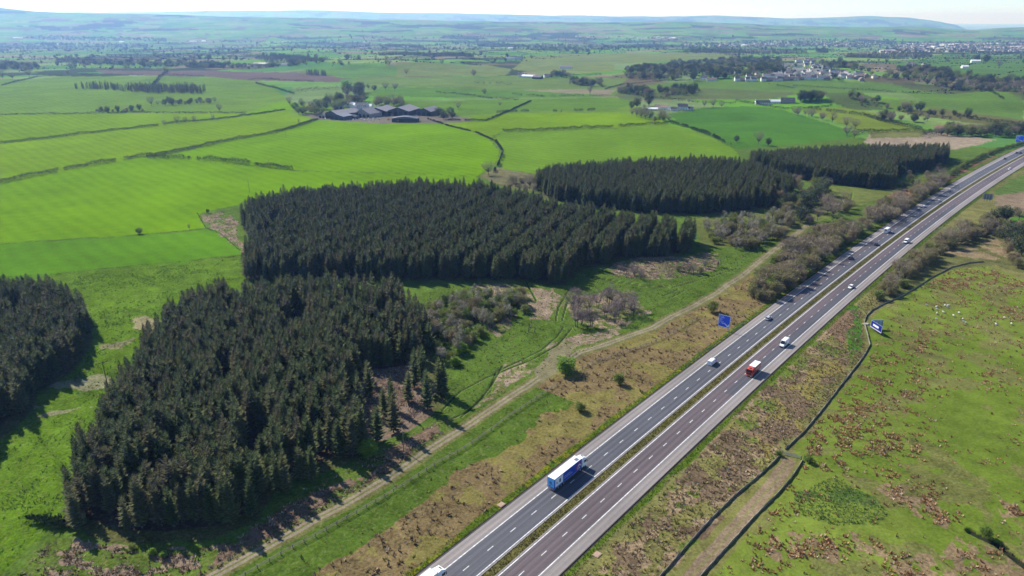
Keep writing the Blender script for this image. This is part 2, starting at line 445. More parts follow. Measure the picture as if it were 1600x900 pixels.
    poly([(1360, 208), (1460, 205), (1500, 212), (1560, 218), (1520, 228), (1480, 236), (1380, 232), (1350, 222)], (0.30, 0.24, 0.17), 0.9)
    poly([(1360, 207), (1450, 204), (1440, 214), (1360, 216)], (0.15, 0.16, 0.05), 0.8)
    poly([(1390, 130), (1600, 138), (1600, 156), (1500, 150)], (0.08, 0.10, 0.035), 0.7)
    poly([(1480, 84), (1640, 88), (1640, 130), (1500, 122), (1460, 110), (1400, 106), (1400, 98)], (0.085, 0.165, 0.032), 0.2)
    poly([(1530, 122), (1580, 122), (1600, 126), (1590, 132), (1540, 131)], (0.22, 0.14, 0.08), 0.5)
    # farm and cottages: yards and lanes
    poly([(470, 178), (560, 170), (680, 172), (735, 186), (742, 190), (690, 192), (600, 193), (500, 188)], (0.16, 0.14, 0.11), 0.8, 4)
    # meadow strip along the left woods
    poly([(-300, 475), (0, 438), (190, 419), (375, 401), (385, 440), (400, 478), (262, 522), (180, 622), (112, 748), (95, 800), (-60, 960), (-700, 900), (-300, 640)], (0.098, 0.178, 0.012), 0.85, 4, 0.3)
    b = poly([(60, 600), (150, 585), (180, 600), (150, 640), (60, 660), (30, 650)], (0.24, 0.24, 0.13), 0.9, 8, 0.1, 0.5, med)
    poly([(208, 500), (235, 492), (248, 505), (240, 522), (212, 515)], (0.28, 0.25, 0.13), 0.8, 4)
    poly([(140, 545), (200, 530), (190, 560), (150, 575)], (0.22, 0.21, 0.11), 0.9, 6, 0.1, 0.48, med)
    # brash by the corner of the middle wood
    poly([(312, 335), (345, 328), (370, 345), (372, 380), (395, 378), (385, 398), (345, 368), (325, 352)], (0.25, 0.19, 0.13), 1.0, 4, 0.2, 0.46, fin2)
    # clearing between the woods and the farm track
    poly([(640, 470), (690, 445), (880, 448), (915, 420), (1040, 400), (1085, 395), (1100, 350), (1240, 365), (1200, 398), (1060, 488), (960, 530), (860, 575), (700, 680), (640, 650), (690, 600)], (0.078, 0.132, 0.018), 0.75, 3, 0.25)
    for P in ([(960, 412), (1010, 400), (1055, 402), (1052, 432), (985, 434), (955, 428)], [(1060, 405), (1110, 395), (1125, 412), (1090, 428), (1060, 420)],
              [(820, 452), (860, 448), (880, 470), (858, 498), (830, 505), (822, 480)], [(880, 462), (1000, 455), (1010, 490), (960, 510), (890, 500)],
              [(760, 500), (800, 495), (812, 515), (770, 525)], [(860, 535), (940, 515), (990, 500), (985, 512), (930, 535), (870, 552)],
              [(740, 445), (830, 448), (830, 465), (750, 462)], [(790, 565), (830, 560), (828, 590), (760, 630), (735, 640), (770, 600)]):
        poly(P, (0.14, 0.15, 0.05), 1.0, 6, 0.2, 0.36, fin2)
        poly(P, (0.27, 0.205, 0.145), 1.0, 6, 0.2, 0.50, fin2)
    # scrub ground further along
    poly([(1085, 345), (1120, 335), (1240, 315), (1290, 292), (1400, 298), (1480, 255), (1500, 250), (1380, 330), (1330, 345), (1260, 352), (1240, 368), (1100, 392)], (0.12, 0.145, 0.035), 0.9, 5, 0.2)
    poly([(780, 262), (850, 275), (845, 300), (780, 290), (750, 275)], (0.16, 0.15, 0.07), 0.9, 4)
    # forest floors
    for k in 'ABCDE':
        b = poly(FW[k], (0.10, 0.105, 0.035), 0.8, 2, 0.2, world=True); dd = dline(X[b], Y[b], np.vstack([FW[k], FW[k][:1]])); put(b[dd > 5], LITTER, 0.8, 0.2)
    poly(GLADE, (0.20, 0.145, 0.105), 1.0, 2, 0.2, world=True)
    # stony stump ground at the bottom left
    poly([(20, 900), (60, 850), (130, 838), (250, 858), (350, 850), (420, 800), (560, 718), (700, 645), (720, 660), (600, 740), (340, 890), (250, 940), (-60, 960)], (0.10, 0.15, 0.025), 0.9, 4, 0.2)
    poly([(60, 900), (110, 840), (250, 862), (360, 845), (330, 890), (250, 940), (0, 960)], (0.27, 0.20, 0.14), 1.0, 3, 0.1, 0.53, fbm(X / 5, Y / 1.8, 61, 3))
    poly([(330, 870), (420, 812), (560, 735), (690, 655), (705, 668), (600, 738), (440, 835), (345, 885)], (0.19, 0.13, 0.09), 1.0, 3, 0.1, 0.42, med)
    # verge between the left track and the motorway: by distance from the road
    sb = np.where((rflat < 1000) & (O < -13.4) & (O > -60))[0]
    d = -O[sb]
    dT = dline(X[sb], Y[sb], TRACK_L)
    side = inpoly(X[sb], Y[sb], np.vstack([TRACK_L, [road_pt(1000, -13)[:2] + (0,)], [road_pt(0, -13)[:2] + (0,)]]))
    v = sb[side & (S[sb] < 330)]
    put(v, OLIVE, 0.9, 0.2)
    vv = v[(med[v] + 0.35 * (big[v] - 0.5) + 0.45 * (fin2[v] - 0.5) > 0.49 - 0.10 * sstep(120, 20, S[v]))]; put(vv, BRACKEN, 1.0, 0.2)
    g = (-O[v] > 33 + 14 * (med[v] - 0.5)) & (S[v] < 160); put(v[g], (0.080, 0.135, 0.018), 0.75, 0.25)
    v = sb[side & (S[sb] >= 330)]; put(v, (0.085, 0.13, 0.025), 0.8, 0.2)
    g = v[(S[v] > 560) & (S[v] < 830) & (med[v] > 0.45) & (-O[v] > 18)]; put(g, (0.22, 0.12, 0.07), 1.0)
    # right side: rough bank, boundary, big rushy pasture
    v = np.where((rflat < 1000) & (O > 13.4) & (O < 400))[0]
    put(v, (0.17, 0.165, 0.055), 0.95, 0.2)
    poly([(880, 960), (985, 960), (1040, 897), (1110, 830), (1205, 720), (1290, 600), (1335, 560), (1330, 480), (1370, 430), (1400, 400), (1310, 450), (1100, 700)], (0.19, 0.175, 0.058), 1.0, 4, 0.2, world=False)
    sm = fbm(X / 4.5, Y / 4.5, 36, 4); RB = [(880, 960), (985, 960), (1040, 897), (1110, 830), (1205, 720), (1290, 600), (1335, 560), (1320, 500), (1300, 480), (1240, 540), (1100, 700)]
    poly(RB, (0.30, 0.22, 0.13), 1.0, 2, 0.1, 0.55, sm); poly(RB, (0.165, 0.115, 0.07), 1.0, 2, 0.1, 0.60, fbm(X / 7, Y / 7, 37, 4)); poly(RB, (0.13, 0.175, 0.03), 0.8, 2, 0.1, 0.60, fbm(X / 8, Y / 8, 38, 4))
    poly([(1180, 680), (1250, 590), (1300, 560), (1320, 575), (1250, 640), (1200, 720)], (0.24, 0.20, 0.06), 0.9, 5, 0.2)
    poly([(930, 960), (1100, 760), (1200, 640), (1320, 520), (1335, 560), (1200, 720), (1000, 930)], (0.185, 0.13, 0.08), 1.0, 4, 0.2, 0.58, med)
    poly([(1318, 470), (1345, 480), (1350, 540), (1335, 560), (1325, 520)], (0.06, 0.16, 0.014), 0.4, 3)
    poly([(1290, 520), (1325, 480), (1340, 495), (1318, 540)], (0.22, 0.14, 0.085), 1.0, 3)
    PAST = [(1360, 500), (1352, 520), (1358, 545), (1350, 570), (1290, 640), (1245, 700), (1252, 720), (1200, 790), (1110, 897), (1060, 970), (1750, 1200), (2200, 700), (1750, 500), (1640, 460), (1560, 420), (1530, 412), (1480, 420), (1430, 445), (1390, 478)]
    p = poly(PAST, PASTURE, 0.45, 1.5, 0.25)
    g = p[big[p] > 0.55]; put(g, (0.150, 0.200, 0.030), 0.4, 0.1)
    g = p[med[p] > 0.60]; put(g, (0.155, 0.165, 0.045), 0.7, 0.1)
    poly([(1240, 770), (1300, 745), (1350, 775), (1390, 800), (1370, 820), (1300, 820), (1240, 800)], (0.085, 0.14, 0.026), 0.8, 8, 0.2, 0.42, med)
    for P in ([(1370, 768), (1400, 755), (1450, 780), (1490, 810), (1480, 822), (1420, 800)], [(1200, 840), (1240, 830), (1300, 850), (1320, 885), (1260, 870), (1200, 880)],
              [(1560, 780), (1600, 775), (1600, 815), (1570, 815)], [(1500, 830), (1540, 870), (1560, 960), (1380, 960), (1400, 880), (1480, 860)], [(1330, 830), (1380, 850), (1400, 875), (1350, 870)],
              [(1540, 850), (1640, 880), (1640, 960), (1540, 960)]):
        poly(P, (0.25, 0.18, 0.10), 1.0, 3, 0.2, 0.46, fin)
    # far right scrub and bare brown ground
    poly([(1385, 410), (1430, 380), (1500, 350), (1640, 360), (1640, 440), (1560, 415), (1500, 418), (1440, 440), (1380, 475), (1360, 450)], (0.115, 0.12, 0.04), 1.0, 4)
    poly([(1480, 372), (1560, 374), (1600, 392), (1560, 404), (1470, 398)], (0.24, 0.18, 0.10), 1.0, 6, 0.2, 0.44, fbm(X / 6, Y / 6, 39, 4))
    poly([(1545, 348), (1600, 350), (1600, 368), (1550, 365)], (0.30, 0.22, 0.15), 0.9, 4)
    poly([(1560, 345), (1600, 335), (1640, 338), (1640, 352), (1570, 352)], (0.075, 0.17, 0.02), 0.3, 3)
    poly([(1550, 300), (1590, 275), (1640, 270), (1640, 310), (1580, 320)], (0.10, 0.165, 0.035), 0.6, 4)
    poly([(1560, 305), (1600, 300), (1640, 310), (1600, 330), (1560, 322)], (0.24, 0.18, 0.12), 0.9, 4)
    # strip of fresh grass along both road edges, dark gutter line, median
    v = np.where((rflat < 1100) & (np.abs(O) > 13.2) & (np.abs(O) < 15.6 + 3.5 * (med - 0.5)))[0]; put(v, (0.095, 0.150, 0.014), 0.6, 0.15)
    g = v[(O[v] < 0) & (fin[v] > 0.56)]; put(g, (0.19, 0.20, 0.015), 0.6)
    v = np.where((rflat < 1400) & (np.abs(O) > 12.8) & (np.abs(O) < 13.95))[0]; put(v, (0.045, 0.038, 0.034), 0.3)
    v = np.where((rflat < 1400) & (np.abs(O) <= 2.0))[0]; put(v, (0.125, 0.115, 0.035), 0.8)
    # tracks
    line(TRACK_L, 2.9, (0.145, 0.15, 0.05), 0.8, 1.5)
    line(TRACK_L, 1.4, (0.27, 0.22, 0.16), 0.5, 0.5); line(TRACK_L, 0.35, (0.15, 0.16, 0.05), 0.6, 0.6)
    line(TRACK_R, 3.6, (0.17, 0.17, 0.05), 0.6, 1.5); line(TRACK_R, 2.0, (0.235, 0.175, 0.11), 0.8, 1.8); line(TRACK_R, 0.3, (0.20, 0.18, 0.08), 0.6, 0.9)
    poly([(830, 575), (870, 540), (905, 535), (890, 556), (850, 600)], (0.20, 0.18, 0.10), 0.7, 3)
    for q in RUTS:
        line(q, 0.75, (0.13, 0.20, 0.035), 0.3, 0.3); line(q, 0.42, SHADED_MUD, 0.2, 0.2)  # dark rut colour holds both the mud and the shade in the ruts
    # ditches at the bottom right and through the clearing
    dt = pixl([(1520, 830), (1560, 850), (1600, 880), (1640, 910)]); line(dt, 1.3, (0.03, 0.035, 0.02), 0.3)
    m = (Rr.ravel() > 4) & False
    # drop the ruts and the ditch into the ground
    for q, w, dep in [(q, 0.7, 0.3) for q in RUTS] + [(dt, 2.0, 1.3)]:
        lo, hi = q[:, :2].min(0) - 4, q[:, :2].max(0) + 4
        b = np.where((X > lo[0]) & (X < hi[0]) & (Y > lo[1]) & (Y < hi[1]))[0]
        dd = dline(X[b], Y[b], q); Z[b] -= dep * (1 - sstep(w * 0.4, w, dd))
    nr, nc = A.shape
    I = np.arange(nr * nc).reshape(nr, nc)
    F = np.stack([I[:-1, :-1], I[:-1, 1:], I[1:, 1:], I[1:, :-1]], -1).reshape(-1, 4)[:, ::-1]
    me = np_mesh('ground', np.stack([X, Y, Z], 1), F, [ground_mat()], col=col, smooth=True)
    return tag(link('ground', me), kind='structure')

def ground_mat():
    m = bpy.data.materials.new('ground'); m.use_nodes = True
    nt = m.node_tree; L = nt.links.new; b = nt.nodes['Principled BSDF']
    b.inputs['Roughness'].default_value = 0.95; b.inputs['Specular IOR Level'].default_value = 0.0
    at = nt.nodes.new('ShaderNodeAttribute'); at.attribute_name = 'Col'
    tc = nt.nodes.new('ShaderNodeTexCoord')
    def noise(sc, det, rough=0.6, dist=0.0):
        n = nt.nodes.new('ShaderNodeTexNoise'); n.inputs['Scale'].default_value = sc; n.inputs['Detail'].default_value = det
        n.inputs['Roughness'].default_value = rough; n.inputs['Distortion'].default_value = dist
        L(tc.outputs['Object'], n.inputs['Vector']); return n
    def math_(op, a, bb, c=None):
        n = nt.nodes.new('ShaderNodeMath'); n.operation = op
        for i, q in enumerate((a, bb, c)):
            if q is None: continue
            if isinstance(q, (int, float)): n.inputs[i].default_value = q
            else: L(q, n.inputs[i])
        return n.outputs[0]
    def ramp(v, lo, hi, a=0.0, c=1.0):
        n = nt.nodes.new('ShaderNodeMapRange'); n.interpolation_type = 'SMOOTHSTEP'
        n.inputs['From Min'].default_value = lo; n.inputs['From Max'].default_value = hi
        n.inputs['To Min'].default_value = a; n.inputs['To Max'].default_value = c
        L(v, n.inputs['Value']); return n.outputs[0]
    n1 = noise(1.1, 5, 0.7); n2 = noise(0.16, 5, 0.6, 0.5); n3 = noise(0.02, 4, 0.6)
    al = at.outputs['Alpha']
    # brightness: fine mottling scaled by how rough the sward is
    amp = math_('MULTIPLY_ADD', al, 0.95, 0.16)
    f1 = math_('MULTIPLY', math_('SUBTRACT', n1.outputs['Fac'], 0.5), math_('MULTIPLY', amp, 2.4))
    f2 = math_('MULTIPLY', math_('SUBTRACT', n2.outputs['Fac'], 0.5), math_('MULTIPLY', amp, 1.3))
    f3 = math_('MULTIPLY', math_('SUBTRACT', n3.outputs['Fac'], 0.5), 0.55)
    val = math_('MAXIMUM', math_('ADD', math_('ADD', math_('ADD', f1, f2), f3), 1.0), 0.25)
    vm = nt.nodes.new('ShaderNodeVectorMath'); vm.operation = 'SCALE'
    wv = nt.nodes.new('ShaderNodeTexWave'); wv.wave_type = 'BANDS'; wv.bands_direction = 'DIAGONAL'; wv.inputs['Scale'].default_value = 0.045; wv.inputs['Distortion'].default_value = 3.0; wv.inputs['Detail'].default_value = 3; wv.inputs['Detail Scale'].default_value = 0.3
    L(tc.outputs['Object'], wv.inputs['Vector']); n5 = noise(0.006, 5, 0.65, 0.8)
    val = math_('ADD', val, math_('ADD', math_('MULTIPLY', math_('SUBTRACT', wv.outputs['Fac'], 0.5), 0.11), math_('MULTIPLY', math_('SUBTRACT', n5.outputs['Fac'], 0.5), 0.75)))
    L(at.outputs['Color'], vm.inputs[0]); L(val, vm.inputs['Scale'])
    # dead straw mixed in where rough
    n4 = noise(0.7, 6, 0.75, 0.3)
    st = math_('MULTIPLY', ramp(n4.outputs['Fac'], 0.52, 0.68), math_('MULTIPLY', al, 0.55))
    mx = nt.nodes.new('ShaderNodeMix'); mx.data_type = 'RGBA'
    L(st, mx.inputs['Factor']); L(vm.outputs[0], mx.inputs['A']); mx.inputs['B'].default_value = (0.25, 0.20, 0.11, 1)
    L(mx.outputs['Result'], b.inputs['Base Color'])
    bp = nt.nodes.new('ShaderNodeBump'); bp.inputs['Distance'].default_value = 0.5
    L(math_('MULTIPLY_ADD', al, 0.75, 0.1), bp.inputs['Strength']); L(n1.outputs['Fac'], bp.inputs['Height']); L(bp.outputs[0], b.inputs['Normal'])
    return m

ground = build_ground()

# sea beyond the far ridge
wm = mat('sea_water', (0.10, 0.14, 0.17), rough=0.25, spec=0.5)
me = np_mesh('sea', [(-40000, 11000, -70), (58000, 11000, -70), (58000, 58000, -70), (-40000, 58000, -70)], [(0, 1, 2, 3)], [wm])
tag(link('sea', me), kind='structure')

# ---------------------------------------------------------------- motorway
def strip(name, offs0, offs1, s0, s1, z, m, ds=4.0, nlat=1):
    s = np.arange(s0, s1 + 0.01, ds); V = []; UVs = []
    for j in range(nlat + 1):
        o = offs0 + (offs1 - offs0) * j / nlat
        x, y, _ = road_pt(s, o); V.append(np.stack([x, y, np.full_like(x, z)], 1)); UVs.append(np.stack([s, np.full_like(s, o)], 1))
    V = np.concatenate(V); UVs = np.concatenate(UVs); n = len(s); F = []
    for j in range(nlat):
        for i in range(n - 1): F.append((j * n + i, (j + 1) * n + i, (j + 1) * n + i + 1, j * n + i + 1))
    return V, np.array(F), UVs

def road_mat(name, col, streak, lane0):
    m = bpy.data.materials.new(name); m.use_nodes = True; nt = m.node_tree; L = nt.links.new
    b = nt.nodes['Principled BSDF']; b.inputs['Roughness'].default_value = 0.75; b.inputs['Specular IOR Level'].default_value = 0.35
    uv = nt.nodes.new('ShaderNodeUVMap'); mp = nt.nodes.new('ShaderNodeMapping'); mp.inputs['Scale'].default_value = (0.012, 1.6, 1)
    L(uv.outputs[0], mp.inputs[0]); n = nt.nodes.new('ShaderNodeTexNoise'); n.inputs['Scale'].default_value = 1.0; n.inputs['Detail'].default_value = 6
    n.inputs['Roughness'].default_value = 0.7
    L(mp.outputs[0], n.inputs['Vector'])
    tc = nt.nodes.new('ShaderNodeTexCoord'); n2 = nt.nodes.new('ShaderNodeTexNoise'); n2.inputs['Scale'].default_value = 0.9; n2.inputs['Detail'].default_value = 7; n2.inputs['Roughness'].default_value = 0.75
    L(tc.outputs['Object'], n2.inputs['Vector'])
    n3 = nt.nodes.new('ShaderNodeTexNoise'); n3.inputs['Scale'].default_value = 0.025; L(tc.outputs['Object'], n3.inputs['Vector'])
    cr = nt.nodes.new('ShaderNodeValToRGB')
    e = cr.color_ramp.elements; e[0].position = 0.25; e[0].color = tuple(c * 0.6 for c in col) + (1,); e[1].position = 0.75; e[1].color = tuple(c * 1.4 for c in col) + (1,)
    a = nt.nodes.new('ShaderNodeMath'); a.operation = 'MULTIPLY_ADD'; a.inputs[1].default_value = streak; L(n.outputs['Fac'], a.inputs[0])
    q = nt.nodes.new('ShaderNodeMath'); q.operation = 'MULTIPLY_ADD'; q.inputs[1].default_value = 0.35; q.inputs[2].default_value = 0.5 - streak / 2 - 0.175 - 0.2; L(n2.outputs['Fac'], q.inputs[0])
    q2 = nt.nodes.new('ShaderNodeMath'); q2.operation = 'MULTIPLY_ADD'; q2.inputs[1].default_value = 0.4; L(n3.outputs['Fac'], q2.inputs[0]); L(q.outputs[0], q2.inputs[2])
    sx = nt.nodes.new('ShaderNodeSeparateXYZ'); L(uv.outputs[0], sx.inputs[0])
    def M(op, i, j): n_ = nt.nodes.new('ShaderNodeMath'); n_.operation = op; L(i, n_.inputs[0]); n_.inputs[1].default_value = j; return n_.outputs[0]
    ab = M('ABSOLUTE', sx.outputs['Y'], 0); wt = M('MULTIPLY', M('COSINE', M('MULTIPLY', M('SUBTRACT', ab, 4.775), 3.49), 0), -0.09 if lane0 else -0.05)
    ad_ = nt.nodes.new('ShaderNodeMath'); ad_.operation = 'ADD'; L(q2.outputs[0], ad_.inputs[0]); L(wt, ad_.inputs[1])
    L(ad_.outputs[0], a.inputs[2]); L(a.outputs[0], cr.inputs[0]); L(cr.outputs[0], b.inputs['Base Color'])
    return m

asph_l = road_mat('grey_asphalt', (0.074, 0.074, 0.086), 1.1, -1)
asph_r = road_mat('mauve_asphalt', (0.098, 0.075, 0.080), 1.1, 1)
conc = road_mat('pale_shoulder_surface', (0.215, 0.188, 0.175), 0.7, 1)
paint = mat('road_paint', (0.58, 0.58, 0.57), rough=0.6, noise=0.35, scale=1.3)
S1 = 1450.0
def join_strips(name, lst, mats, **kw):
    V = []; F = []; M = []; U = []; b = 0
    for (o0, o1, z, mi) in lst:
        v, f, u = strip(name, o0, o1, 4, S1, z, None); V.append(v); F.append(f + b); M += [mi] * len(f); U.append(u); b += len(v)
    me = np_mesh(name, np.concatenate(V), np.concatenate(F), mats, matidx=M, uv=np.concatenate(U))
    return tag(link(name, me), kind='structure')
Z0 = ROAD_H
LI, LD, LO, LS = 2.0, 5.75, 9.5, 13.1
join_strips('road', [(-LO + 0.0, -LI + 0.35, Z0, 0), (LI - 0.35, LO, Z0, 1), (-LS, -LO, Z0, 2), (LO, LS, Z0, 2), (-LI + 0.35, -LI + 0.75, Z0, 2), (LI - 0.75, LI - 0.35, Z0, 2)], [asph_l, asph_r, conc])
# newer, darker surfacing laid over the nearside lane further up, and over a stretch of the other carriageway
for (o0_, o1_, pa, pb, cc_) in ((5.9, LO, (1165, 625), (1500, 320), (0.066, 0.064, 0.074)), (-LO, -5.9, (1225, 470), (1420, 345), (0.080, 0.066, 0.072))):
    sa, sb_ = [float(road_so(np.array([pix(*c)[0]]), np.array([pix(*c)[1]]))[0][0]) for c in (pa, pb)]
    V_, F_, U_ = strip('x', o0_, o1_, sa, sb_, Z0 + 0.005, None); tag(link('road_patch', np_mesh('road_patch', V_, F_, [road_mat('newer_asphalt', cc_, 0.9, 0)], uv=U_)), kind='structure')
# painted markings
def markings():
    V = []; F = []; b = 0
    for o in (-LO, -LI, LI, LO):
        v, f, u = strip('m', o - 0.14, o + 0.14, 4, S1, Z0 + 0.012, None); V.append(v); F.append(f + b); b += len(v)
    def s_of(px, py): w = pix(px, py); return float(road_so(np.array([w[0]]), np.array([w[1]]))[0][0])
    for o, ref in ((-LD, s_of(921.75, 731)), (LD, s_of(943.25, 783.5))):
        s = (ref % 9.0) - 1.0
        while s < S1:
            x0, y0, _ = road_pt(s, o - 0.11); x1, y1, _ = road_pt(s, o + 0.11); x2, y2, _ = road_pt(s + 2.2, o + 0.11); x3, y3, _ = road_pt(s + 2.2, o - 0.11)
            V.append(np.array([(x0, y0, Z0 + .012), (x1, y1, Z0 + .012), (x2, y2, Z0 + .012), (x3, y3, Z0 + .012)])); F.append(np.array([(b, b + 1, b + 2, b + 3)])); b += 4; s += 9.0
    me = np_mesh('road_markings', np.concatenate(V), np.concatenate(F), [paint]); return tag(link('road_markings', me), kind='structure')
markings()
# kerb of the shoulder edge: a real step
def kerbs():
    mb = MB()
    s = np.arange(4, S1, 4.0)
    for sg in (-1, 1):
        o0, o1 = sorted((sg * LS, sg * (LS + 0.25)))
        x0, y0, _ = road_pt(s, o0); x1, y1, _ = road_pt(s, o1); n = len(s)
        vs = [(x0[i], y0[i], -0.1) for i in range(n)] + [(x0[i], y0[i], 0.13) for i in range(n)] + [(x1[i], y1[i], 0.13) for i in range(n)] + [(x1[i], y1[i], -0.1) for i in range(n)]
        fs = []
        for i in range(n - 1):
            for a in range(3): fs.append((a * n + i, (a + 1) * n + i, (a + 1) * n + i + 1, a * n + i + 1))
        mb.add(vs, fs)
    tag(mb.build('kerb', mat('kerb_stone', (0.06, 0.052, 0.048), noise=0.3)), kind='structure')
kerbs()
# ---------------------------------------------------------------- haze
hz = bpy.data.materials.new('haze'); hz.use_nodes = True
hz.node_tree.nodes.clear()
_o = hz.node_tree.nodes.new('ShaderNodeOutputMaterial'); _p = hz.node_tree.nodes.new('ShaderNodeVolumePrincipled')
_p.inputs['Color'].default_value = (0.27, 0.48, 1.0, 1); _p.inputs['Absorption Color'].default_value = (1, 1, 1, 1); _p.inputs['Density'].default_value = 8.0e-5; _p.inputs['Anisotropy'].default_value = 0.4
hz.node_tree.links.new(_p.outputs[0], _o.inputs['Volume'])
mb = MB(); mb.box(-62000, 62000, -40000, 62000, -150, 620)
tag(mb.build('haze', hz), kind='stuff')

# ---------------------------------------------------------------- plant prototypes
MESHES = {}
bark = mat('grey_bark', (0.085, 0.068, 0.055), noise=0.3, scale=4)
bark_d = mat('spruce_bark', (0.10, 0.078, 0.062), noise=0.35, scale=4)
needles = leaf_mat('spruce_needles', [(0.036, 0.058, 0.014), (0.056, 0.080, 0.022), (0.088, 0.095, 0.034), (0.062, 0.056, 0.026)], rough=0.85, nscale=0.9)
lit_tips = leaf_mat('spruce_sunlit_tips', [(0.075, 0.105, 0.026), (0.110, 0.138, 0.038), (0.150, 0.148, 0.052), (0.100, 0.085, 0.042)], rough=0.85, nscale=0.9)  # branch ends: sunlit tone painted in as a lighter needle colour
def spruce_mesh(seed, h, rad, whorls, base=0.10):
    rg = random.Random(seed); V = []; F = []; T = []
    def quad(a, b, c, d, m=0): i = len(V); V.extend([a, b, c, d]); F.append((i, i + 1, i + 2, i + 3)); T.append(m)
    for w in range(whorls):
        t = w / (whorls - 1.0); z = h * (base + (0.985 - base) * t ** 0.93)
        r = rad * (1 - t) ** 0.60 * (0.62 + 0.38 * min(1, (t + 0.05) / 0.18)) + 0.16
        n = max(5, int(9 - 3 * t))
        a0 = rg.random() * 6.28
        for k in range(n):
            a = a0 + k * 2 * math.pi / n + rg.uniform(-.28, .28); L = r * rg.uniform(0.55, 1.25)
            lift = L * (rg.uniform(-0.30, 0.02) + 0.75 * t * t)
            ca, sa = math.cos(a), math.sin(a)
            def P(f, side, dz=0):
                return (ca * L * f - sa * side, sa * L * f + ca * side, z + lift * f + 0.24 * L * f * f * f + dz)
            wdt = min(0.5, 0.20 * L + 0.13)
            # roofed frond: two narrow falling planes, ragged with side twigs
            quad(P(0, 0, .1), P(.25, -wdt * .7, -.10), P(.62, -wdt, -.16), P(.6, 0, .04))
            quad(P(0, 0, .1), P(.6, 0, .04), P(.62, wdt, -.16), P(.25, wdt * .7, -.10))
            quad(P(.6, 0, .04), P(.62, -wdt, -.16), P(.86, -wdt * .5, -.08), P(1.0, 0, .02), 1)
            quad(P(.6, 0, .04), P(1.0, 0, .02), P(.86, wdt * .5, -.08), P(.62, wdt, -.16), 1)
            for q in range(5):
                f = rg.uniform(.35, .98); s = rg.choice((-1, 1)); ln = wdt * rg.uniform(.9, 1.9) * (1.15 - f * .5)
                p0 = P(f - .06, 0); p1 = P(f + .06, 0, .02); tip = P(min(1.15, f + .22), s * ln, rg.uniform(-.22, .06))
                i = len(V); V.extend([p0, p1, tip, tip]); F.append((i, i + 1, i + 2, i + 2)); T.append(1 if f > .6 else 0)
    # leader
    quad((-.05, 0, h * .95), (.05, 0, h * .95), (.02, 0, h * 1.03), (-.02, 0, h * 1.03)); quad((0, -.05, h * .95), (0, .05, h * .95), (0, .02, h * 1.03), (0, -.02, h * 1.03))
    return V, [tuple(dict.fromkeys(f)) for f in F], T
def trunk_mesh(name, h, r0, m, bend=0.0, seed=0):
    b = MB(); rg = random.Random(seed); p = Vector((0, 0, -0.4)); n = 5
    for i in range(n):
        q = Vector((rg.uniform(-bend, bend), rg.uniform(-bend, bend), h * (i + 1) / n)); b.cyl(p, q, r0 * (1 - i / n) + .02, r0 * (1 - (i + 1) / n) + .02, 7, 0, caps=False); p = q
    return b.mesh(name, [m])
SPR = []
for k, (h, r, w) in enumerate([(15.8, 2.8, 20), (15.0, 2.6, 19), (16.6, 2.9, 21), (15.4, 2.4, 20), (14.0, 2.7, 18)]):
    V, F, T = spruce_mesh(40 + k, h, r, w)
    me = bpy.data.meshes.new('spruce_crown'); me.from_pydata(V, [], F); me.materials.append(needles); me.materials.append(lit_tips); me.polygons.foreach_set('material_index', T); me.update()
    SPR.append((me, trunk_mesh('spruce_trunk', h * .97, 0.22, bark_d, 0.05, k)))

def rows_fill(P, d0, along, rowgap, band, gap, rg, jit=0.45):
    """Plantation rows along the direction d0: band rows, then a wider thinning rack."""
    ang = math.atan2(d0[1], d0[0]); ca, sa = math.cos(ang), math.sin(ang)
    q = np.stack([P[:, 0] * ca + P[:, 1] * sa, -P[:, 0] * sa + P[:, 1] * ca], 1)
    out = []; v = q[:, 1].min(); k = 0
    while v < q[:, 1].max():
        us = np.arange(q[:, 0].min(), q[:, 0].max(), along); us = us + rg.uniform(-jit, jit, len(us)) * along * .8
        vv = v + rg.uniform(-jit, jit, len(us)) * rowgap * .7
        out.append(np.stack([us * ca - vv * sa, us * sa + vv * ca], 1))
        k += 1; v += rowgap if k % band else gap
    out = np.concatenate(out); return out[inpoly(out[:, 0], out[:, 1], P)]
def pdir(a, b): a = pix(*a); b = pix(*b); return (b - a)[:2]
PA = rows_fill(FW['A'], pdir((250, 800), (520, 520)), 2.7, 2.7, 40, 2.7, RS, 0.5)
PB = rows_fill(FW['B'], pdir((895, 400), (968, 325)), 2.4, 2.3, 4, 6.7, RS, 0.6)
PC = rows_fill(FW['C'], pdir((1000, 320), (1050, 275)), 2.7, 2.5, 4, 4.5, RS, 0.6)
PD = rows_fill(FW['D'], pdir((1300, 280), (1330, 255)), 2.7, 2.7, 4, 3.7, RS)
PE = rows_fill(FW['E'], pdir((0, 640), (90, 520)), 2.7, 2.8, 40, 3, RS, 0.5)
def cull(P, holes, thin):
    k = RS.rand(len(P)) > thin
    for hpoly in holes: k &= ~inpoly(P[:, 0], P[:, 1], hpoly)
    return P[k]
PA = cull(PA, [GLADE, pixl([(455, 500), (480, 497), (500, 520), (470, 540), (440, 560)]), pixl([(380, 690), (420, 660), (440, 700), (400, 760), (380, 740)]), pixl([(340, 590), (365, 580), (372, 625), (350, 640)])], 0.08)
nz = fbm(PA[:, 0] / 7, PA[:, 1] / 7, 90, 3); PA = PA[nz < 0.64]
def ragged(P, W, depth, keep):
    d = dline(P[:, 0], P[:, 1], np.vstack([W, W[:1]])); n = fbm(P[:, 0] / 8, P[:, 1] / 8, 91, 2); return P[(d > depth * n * 1.6) | (RS.rand(len(P)) < keep)]
PA = ragged(PA, FW['A'], 5, .3); PE = ragged(PE, FW['E'], 4, .35); PB = ragged(PB, FW['B'], 3.5, .4); PC = ragged(PC, FW['C'], 4, .35); PD = ragged(PD, FW['D'], 4, .35)
